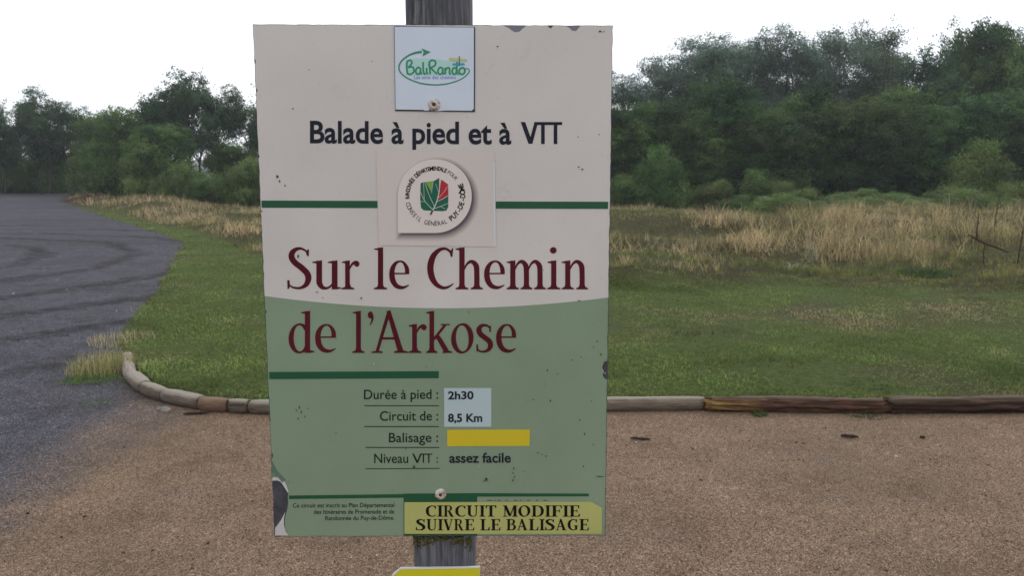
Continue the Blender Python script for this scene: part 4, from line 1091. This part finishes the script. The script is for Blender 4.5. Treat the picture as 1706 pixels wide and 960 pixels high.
vtt = [[place_ for place_ in [(867.5, 203), (875, 203), (883.8, 228), (890, 205), (896, 205), (887, 239.3), (880.5, 239.3)]],
       rect(890, 203, 936.5, 208), rect(901.5, 203, 907.5, 239.6), rect(922.5, 203, 928.5, 239.8)]
letter_obj('subtitle_lettering', [vtt], PR, M['ink'], panel)
for body, x0, base in (('Durée à pied :', 606.5, 665), ('Circuit de :', 633, 701), ('Balisage :', 648, 737)):
    sans('field_lettering', body, x0, 730, base + .3, base - .3, 15.5, M['ink_green'], panel, bold=.006)
sans('field_lettering', 'Niveau', 623.5, 680, 772, 771.7, 15.5, M['ink_green'], panel, bold=.006)
letter_obj('field_lettering', [[[(687, 756.3), (689.6, 756.3), (695.4, 768), (700, 756.3), (702.6, 756.3), (696.6, 771.8), (694, 771.8)], rect(700.5, 756.3, 720, 758.2), rect(704.4, 756.3, 706.5, 771.7), rect(713.4, 756.3, 715.5, 771.6)],
            disc(728.3, 763.4, 1.3, 8), disc(728.3, 770.4, 1.3, 8)], PR, M['ink_green'], panel)
sans('field_lettering', 'assez facile', 748.5, 851, 771.3, 770.8, 15.5, M['ink'], panel, bold=.024)
pix_mesh('field_lines', [rect(607, 675.6, 731.5, 676.9), rect(607, 710.4, 731.5, 711.8), rect(609, 745.3, 732, 746.7), [(609, 782.2), (609, 781.0), (732.5, 780.2), (732.5, 781.5)]], PR, M['ink_green'], panel)
# green rules
pix_mesh('green_rule', [[(435.5, 334), (631, 334.6), (631, 346.6), (435.9, 346)]], PR, M['bar'], panel)
pix_mesh('green_rule', [[(826, 335.5), (1013.3, 336), (1013, 348), (826, 347.5)]], PR, M['bar'], panel)
pix_mesh('green_rule', [[(448.4, 620), (731, 618.6), (731, 630.4), (448.8, 632)]], PR, M['bar'], panel)
pix_mesh('green_rule', [[(481.5, 826.3), (672.5, 823.8), (672.5, 823), (795, 822.2), (981, 823), (981, 827.5), (795, 828), (795, 892.8), (672.5, 893), (672.5, 829.8), (481.5, 832)]], PR, M['bar'], panel)
for body, x0, base in (('Ce circuit est inscrit au Plan Départemental', 488, 845.8), ('des Itinéraires de Promenade et de', 523, 856.6), ('Randonnée du Puy-de-Dôme.', 542, 867)):
    sans('small_print', body, x0, 657, base + .4, base - .4, 7.0, M['ink_green'], panel, bold=.008)
letter_obj('small_print', [[rect(x, 833.7, x + w_, 834.7)] for x, w_ in ((811, 9), (823, 3), (829, 5), (842, 4), (856, 6), (866, 3), (878, 5), (893, 4), (905, 7))], PR, M['ink_green'], panel)

# --- white sticker, yellow marking sample, pasted notice
st = pix_mesh('white_sticker', [rect(740, 646.8, 818.5, 711.5)], PR, M['paper'], root)
sans('sticker_lettering', '2h30', 746.5, 789, 665.3, 665, 12.5, M['ink'], st, off=PR * 2, bold=.028)
sans('sticker_lettering', '8,5 Km', 746.5, 803.5, 703.2, 702.8, 13, M['ink'], st, off=PR * 2, bold=.028)
pix_mesh('yellow_sticker', [[(745, 716.5), (883, 716), (882.3, 743.4), (745, 744)]], PR, M['yellow'], root)
ns = pix_mesh('notice_sticker', [[(673.8, 837), (985, 836.3), (1003, 846.5), (1002.5, 889.8), (673.8, 889.8)]], .0008, M['pale_yellow'], root)
def notice(text, x0, x1, base, cap):
    wd = {'I': .40, 'M': 1.04, 'O': .88, 'C': .76, 'G': .86, 'U': .84, 'D': .9, 'A': .88, ' ': .34}; sets = []; x = 0; lay = []
    for c in text:
        w_ = wd.get(c, .78)
        if c != ' ': lay.append((c, x, x + w_ - (0 if c in 'IM' else .04)))
        x += w_ + .035
    k = (x1 - x0) / (lay[-1][2])
    for c, a, b in lay: sets.append(place(cap_glyph(c), x0 + a * k, x0 + b * k, base, cap))
    letter_obj('notice_lettering', sets, .0011, M['black'], ns)
notice('CIRCUIT MODIFIE', 709.5, 966, 861, 18.8)
notice('SUIVRE LE BALISAGE', 693, 981, 883.8, 18.8)

# --- logo plate at the top (a thin plate under the upper screw)
def slab(name, poly, z0, z1, mat, parent):
    v, f = union([poly]); n = len(v); V = [sp(q.x, q.y, z1) for q in v] + [sp(q.x, q.y, z0) for q in v]; Fc = [tuple(t) for t in f]; e = {}
    for t in f:
        for i in range(3): e[(t[i], t[(i + 1) % 3])] = 1
    for (a, b) in e:
        if (b, a) not in e: Fc.append((a, a + n, b + n, b))
    mi = [0] * len(f) + [1] * (len(Fc) - len(f))
    return smesh(name, V, Fc, [mat, M['edge']], parent, midx=mi)
slab('plate_edge_shadow', [(656.6, 43), (791.5, 44.6), (791.3, 186.2), (658.6, 184.6)], .0002, .0009, M['edge'], root)  # dark sheet whose rim draws the shadow along the logo plate's edges
lpz = .0014
lp_ = slab('logo_plate', [(657.6, 44.3), (789.6, 45.6), (789.4, 181), (786, 184.3), (744, 183.8), (727, 185.2), (716, 183), (659.4, 182.2)], .0009, lpz, M['white_plate'], root)
def lb(polys, z, mat, name): return letter_obj(name, polys, lpz + z, mat, lp_)
el = []
for i in range(60):
    a = R(110 + (360 - 110 + 2) * i / 59); el.append((727.3 + 60 * math.cos(a) * (1 - .06 * (i / 59) ** 2 * 0), 113.5 - 28 * math.sin(a), 1.2 + 1.6 * (1 - i / 59)))
el = [(703, 86.4, 4.2), (692, 88, 3.6), (680, 93, 3.0), (669, 102, 2.8), (665, 112, 2.5), (668, 121, 2.4), (679, 130, 2.4), (697, 137.5, 2.4), (716, 140.8, 2.3), (738, 140.6, 2.2), (758, 136, 2.1), (773, 129, 2.0), (781, 121, 2.0), (781.5, 116, 1.9), (778, 114.2, 1.8), (773.5, 116.5, 1.8)]
lb([brush(el, 6) + [[(702, 80.3), (718, 86.5), (704, 94), (706, 86.5)]]], .00020, M['lgreen'], 'logo_swirl')
def mono(strokes, x0, base, k, w_, kx=1.0): return [b for s_ in strokes for b in brush([(x0 + x * k * kx, base - y * k, w_) for x, y in s_], 6)]
GLB = {'B': ([[(.05, 0), (.0, .5), (.02, 1)], [(.02, 1), (.22, 1.08), (.30, .85), (.08, .52)], [(.08, .52), (.36, .55), (.42, .2), (.22, 0), (.05, .05)]], .50),
       'a': ([[(.32, .45), (.15, .52), (.03, .25), (.12, .0), (.28, .1), (.32, .45)], [(.32, .45), (.33, .08), (.42, .05)]], .42),
       'l': ([[(.05, .95), (.06, .3), (.12, .02), (.2, .08)]], .20), 'i': ([[(.06, .5), (.07, .1), (.16, .04)]], .20),
       'R': ([[(.07, 0), (.04, .5), (.02, .95)], [(-.02, .85), (.15, 1.08), (.38, .98), (.35, .68), (.10, .5)], [(.10, .5), (.28, .25), (.48, .02)]], .50),
       'n': ([[(.03, .5), (.05, 0)], [(.05, .3), (.18, .5), (.3, .42), (.3, .05), (.38, .03)]], .42),
       'd': ([[(.30, .42), (.15, .5), (.03, .25), (.12, .0), (.26, .08), (.30, .42)], [(.33, .95), (.31, .3), (.36, .03), (.42, .05)]], .42),
       'o': ([[(.2, .52), (.03, .3), (.08, .05), (.22, .0), (.36, .15), (.34, .42), (.2, .52)]], .42)}
x = 0; lay = []
for c in 'BaliRando': lay.append((c, x)); x += GLB[c][1]
kk = (776 - 678) / x
for w_, mt, z in ((5.4, 'lpale', .0001), (2.9, 'lgreen', .00030)):
    lb([mono(GLB[c][0], 678 + a * kk, 123.5, 21.5, w_, kk / 21.5) for c, a in lay] if w_ < 5 else [[q for c, a in lay for q in mono(GLB[c][0], 678 + a * kk, 123.5, 21.5, w_, kk / 21.5)]], z, M[mt], 'logo_lettering' if mt == 'lgreen' else 'logo_outline')
lb([disc(678 + 2.05 * kk - 21, 108, 1.4, 8)], .0004, M['lgreen'], 'logo_lettering')
lb([[[(748, 96), (776, 98), (779, 100.5), (776, 103), (755, 101), (749, 100)]]], .00042, M['lyel'], 'logo_signpost')
lb([[[(754, 105.5), (773, 105), (775, 108.5), (754, 109)]], ], .00042, M['cyan'], 'logo_signpost')
lb([[rect(764.3, 93.5, 766.4, 110)]], .00048, M['lgreen'], 'logo_signpost')
sans('logo_lettering', 'Les amis des chemins', 690, 760, 131.5, 131.5, 5.6, M['lblue'], lp_, off=lpz + .00025, bold=.01)

# --- emblem sticker
ez = .0006
es = slab('emblem_sticker', [(626.8, 248.6), (824, 251.6), (826.3, 411), (631.2, 408.7)], 0.0001, ez, M['sticker_cream'], root)
pix_mesh('sticker_white_edge', [[(822.0, 270), (824.1, 270), (826.0, 410.6), (823.2, 410.4)]], ez + .0001, new_mat('bare_white_edge', (.75, .8, .82), .5), es)
def drop(cx_, cy_, r_, n=64):
    pts = [(cx_ - r_, cy_ + r_)]
    for i in range(n + 1):
        a = R(180 + 270 * i / n)          # from the left side over the top, the right, to the bottom
        pts.append((cx_ + r_ * math.cos(a), cy_ + r_ * math.sin(a)))
    return pts
# the soft grey halo is printed artwork: concentric bands of ink from pale to dark
bands = 9
for i in range(bands):
    t = i / (bands - 1); k = 1 - t; rr_ = 61.5 + 10 * k; c0 = np.array([.68, .60, .56]) * (1 - t) ** 1.0 + np.array([.14, .115, .13]) * t
    if i == 0: halo = []
    halo.append((drop(724.5 + 4.6 - .6 * t, 326.7 + 4.6 - .6 * t, rr_ - 1.8), c0))
V, Fc, Cc = [], [], []
vs, fs = [], []
for pl, c0 in halo:
    ar = sum(pl[i][0] * pl[(i + 1) % len(pl)][1] - pl[(i + 1) % len(pl)][0] * pl[i][1] for i in range(len(pl)))
    if ar < 0: pl = pl[::-1]
    fs.append(list(range(len(vs), len(vs) + len(pl)))); vs += [Vector(q) for q in pl]
r = delaunay_2d_cdt(vs, [], fs, 0, 1e-4, True)
me_f, me_c = [], []
for t, og in zip(r[2], r[5]):
    if og: me_f.append(tuple(t)); me_c.append(halo[max(og)][1])
hm = fast_mesh('printed_halo', [tuple(sp(q.x, q.y, ez + .00012) - RL) for q in r[0]], me_f, np.array(me_c), [M['pebble']])
link('printed_halo', hm, es)
bz = ez + .0003
pix_mesh('emblem_badge', [drop(724.5, 326.7, 61.5)], bz, M['badge'], es)
def ring_text(txt, a0, a1, rad, cap, mat, bold, inside=False):
    n = len(txt)
    for i, ch in enumerate(txt):
        if ch == ' ': continue
        V, Fc = text_polys(ch, bold); xs = [p[0] for p in V]; cw = (max(xs) + min(xs)) / 2; k = cap / _cap * .82; a = R(a0 + (a1 - a0) * (i + .5) / n)
        for (x, y) in V:
            dx = (x - cw) * k; dy = y * cap / _cap - cap / 2
            rr_ = rad + (-dy if inside else dy)
            s_ = -1 if inside else 1
            # local frame: radial r, tangential t (clockwise on screen)
            cx_ = 724.5 + rr_ * math.cos(a) + s_ * dx * math.sin(a); cy_ = 326 - rr_ * math.sin(a) + s_ * dx * math.cos(a)
            RT[0].append(sp(cx_, cy_, bz + .0002))
        b = RT[2]; RT[1].extend([tuple(j + b for j in f) for f in Fc]); RT[2] += len(V)
RT = [[], [], 0]
ring_text('RANDONNÉE DÉPARTEMENTALE', 186, 64, 45.5, 6.6, None, .03)
smesh('emblem_lettering', RT[0], RT[1], M['black'], es); RT = [[], [], 0]
ring_text('PUY-DE-DÔME', -58, 26, 46.5, 8.2, None, .03, True)
smesh('emblem_lettering', RT[0], RT[1], M['black'], es)
RT = [[], [], 0]
ring_text('POUR', 62, 36, 45.5, 6.2, None, 0)
smesh('emblem_lettering', RT[0], RT[1], M['ink_green'], es); RT = [[], [], 0]
ring_text('CONSEIL GÉNÉRAL', 194, 296, 46.5, 7.2, None, .004, True)
smesh('emblem_lettering', RT[0], RT[1], M['ink_green'], es)
leaf = [(701, 305), (706, 303.5), (722, 302), (732, 296.3), (731.5, 318), (747, 318), (747, 344), (744, 350.5), (738, 351.8), (725, 351.2), (706, 350.3), (701.5, 346), (700.2, 330)]
pix_mesh('emblem_leaf', [leaf], bz + .0002, M['leafg'], es)
pix_mesh('emblem_leaf', [[(709, 303), (722, 301.5), (721, 311), (718.5, 319)]], bz + .0004, M['lime'], es)
pix_mesh('emblem_leaf', [[(735.5, 299), (746.5, 307), (747, 326), (737, 331), (727, 335.5), (731, 322)]], bz + .0004, M['red'], es)
vein = [[(720, 352, 2.4), (727, 338, 2.0), (731.5, 320, 1.7), (734, 298, 1.6)], [(724, 344, 1.0), (714, 322, 1.0), (708, 303, .9)], [(721, 349, 1.1), (708, 335, 1.1), (701, 320, 1.0)], [(708, 336, .8), (700, 335.5, .8)], [(707, 332, .8), (706, 304, .8)],
        [(728, 336, 1.1), (738, 331, 1.1), (748, 325, 1.1)], [(730, 330, .8), (738, 322, .8), (746, 310, .8)], [(722, 348, 1.2), (736, 343, 1.1), (748, 338, 1.0)], [(734, 344, .8), (742, 348, .8)], [(719, 322, .7), (722, 303, .7)], [(731, 320, .7), (726, 306, .7)]]
letter_obj('emblem_veins', [[q for v_ in vein for q in brush([(a, b, w * .8) for a, b, w in v_], 4)]], bz + .0006, M['vein'], es)
letter_obj('emblem_leaf', [brush([(717.5, 357.5, 2.6), (721, 350, 1.8)], 3)], bz + .0008, M['black'], es)

# --- scratches and droppings on the sheet
SP = [(515, 116, 1.2, .8), (488, 181, 1.2, 1), (620, 102, 1, .8), (829, 77, 1.2, 1), (999, 52, 2.2, 1.2), (1006, 52.5, 2, .6), (963, 228, 1, 1), (998, 224, .8, 1), (462, 294, 1.8, 2.6), (466, 302, 1.2, 2), (475, 309, 1, 1.6), (964, 278, 1.5, 1.1), (970, 282, 2, 1),
      (497, 427, 1.3, 2.6), (528, 487, 1.5, .9), (538, 496, 1, 1), (602, 497, 1, 1.6), (965, 501, 2.2, .7), (781, 520, 1, .8), (995, 569, 1.6, .8), (989, 579, .8, 2), (1001, 591, 1, 1.8), (968, 595, 1.3, .8), (953, 600, 1.2, .8), (912, 617, .9, 2.2), (929, 623, 1, .9), (710, 612, 1, .9),
      (499, 679, 1, 3), (502, 687, .8, 2.2), (494, 684, 1, 1.4), (508, 694, .8, 1.6), (497, 698, .9, 1.4), (513, 681, .7, 1.2), (888, 666, 2.5, .7), (896, 755, 2, .8), (903, 758, 1.3, .8), (917, 668, .9, 2.6), (856, 781, .9, 2.2), (855, 788, .8, 1.8), (857, 795, .8, 1.6), (854, 801, .9, 1), (874, 786, .9, .8), (810, 799, 2.2, 2.6), (807, 802, 1.2, 1),
      (910, 760, 1.6, .7), (972, 777, .8, 1.4), (966, 700, 1, 1.5), (974, 723, .8, 2), (988, 741, 1, 1), (1000, 794, 5, .8), (690, 778, 1.5, 3), (676, 748, .6, 2), (855, 800, 1, 1.6), (952, 862, .8, 1.2), (862, 800, .6, .6), (560, 722, .7, 1.1), (540, 640, .6, .8), (905, 450, .8, .6), (897, 455, .8, .6), (560, 565, .7, .7), (985, 668, .8, .8)]
tag(letter_obj('scratches', [[blob(x, y, a * 1.6, b * 1.5, i, 7, .6)] for i, (x, y, a, b) in enumerate(SP)], .0009, M['speck'], panel), kind='stuff')
SL = [(623, 606, 1.6, 2.4), (621, 618, .6, 1.6), (813, 795, 1, 3), (798, 777, 1.2, 1.6), (515, 116, .6, .6), (1005, 619, 2.4, 1), (1008, 622, 1.6, 1.4), (504, 690, .6, 1.2), (895, 450, 1, .7), (499, 300, .6, .6)]
tag(letter_obj('scratches', [[blob(x, y, a, b, i + 90, 8, .6)] for i, (x, y, a, b) in enumerate(SL)], .0012, M['speckl'], panel), kind='stuff')

# --- capped screws
def screw(px, py, r_px, name='screw'):
    c = sp(px, py, 0); r_ = (sp(px + r_px, py).x - c.x); prof = [(1.0, 0), (1.0, .10), (.93, .26), (.78, .40), (.55, .50), (.30, .55), (.26, .50), (.18, .40), (0.0, .38)]; V, Fc, mi = [], [], []; n = 24
    z0 = .0016 if py < 300 else .0003
    for (a, h_) in prof:
        for i in range(n):
            t = 2 * math.pi * i / n; k = 1 + .05 * noise.noise(Vector((math.cos(t) * 2, math.sin(t) * 2, px)))
            V.append(c + Vector((math.cos(t) * r_ * a * k, -z0 - h_ * r_, math.sin(t) * r_ * a * k)))
    for j in range(len(prof) - 1):
        for i in range(n):
            a = j * n + i; b = j * n + (i + 1) % n; Fc.append((a, b, b + n, a + n)); mi.append(1 if j >= 5 else 0)
    o = smesh(name, V, Fc, [M['cap'], M['cap_hole']], root, midx=mi); o.data.polygons.foreach_set('use_smooth', [True] * len(Fc)); return o
s1 = screw(723.5, 174.5, 10.3); s2 = screw(734, 823.5, 9.6)
tag(s1, 'weathered cream plastic screw cap over the logo plate')
# folded edge of the logo plate beside the upper screw
smesh('plate_crease', [sp(706, 184, lpz + .0002), sp(714, 174, lpz + .0002), sp(719, 172, lpz + .0022), sp(715, 184, lpz + .0016)], [(0, 3, 2, 1)], M['white_plate'], lp_)

# --- lower yellow plate, only its top in view, chamfered left corner
yz = -.0035
def yslab():
    poly = [(654, 958), (667, 947.4), (799, 945.4), (801, 1120), (652, 1122)]
    v, f = union([poly]); n = len(v); V = [sp(q.x, q.y, yz + .0045) for q in v] + [sp(q.x, q.y, yz + .0006) for q in v]; Fc = [tuple(t) for t in f]; e = {}
    for t in f:
        for i in range(3): e[(t[i], t[(i + 1) % 3])] = 1
    for (a, b) in e:
        if (b, a) not in e: Fc.append((a, a + n, b + n, b))
    mi = [0] * len(f) + [1] * (len(Fc) - len(f))
    o = smesh('yellow_plate', V, Fc, [M['plate_yellow'], M['torn']], root, midx=mi)
    pix_mesh('plate_rim', [[(650.5, 962), (666.4, 946.0), (799.4, 944.0), (799.4, 946.6), (668, 948.8), (656.5, 958.5), (654, 964)]], yz + .0050, new_mat('rim_white', (.78, .77, .70), .5), o)
yslab()

# ------------------------------------------------------------------ haze
def box(name, x0, x1, y0, y1, z0, z1, mat):
    V = [(x, y, z) for x in (x0, x1) for y in (y0, y1) for z in (z0, z1)]
    Fc = [(0, 1, 3, 2), (4, 6, 7, 5), (0, 4, 5, 1), (2, 3, 7, 6), (0, 2, 6, 4), (1, 5, 7, 3)]
    return mesh_obj(name, V, Fc, mat)
HAZE = 0.0010
hz = bpy.data.materials.new('haze'); hz.use_nodes = True; hn = hz.node_tree; hn.nodes.remove(hn.nodes['Principled BSDF'])
pv = hn.nodes.new('ShaderNodeVolumePrincipled'); pv.inputs['Color'].default_value = (.88, .94, 1, 1); pv.inputs['Density'].default_value = HAZE; pv.inputs['Anisotropy'].default_value = .3
hn.links.new(pv.outputs[0], hn.nodes['Material Output'].inputs['Volume'])
if HAZE > 0: tag(box('haze', -700, 700, -60, 720, -6, 30, hz), kind='stuff')
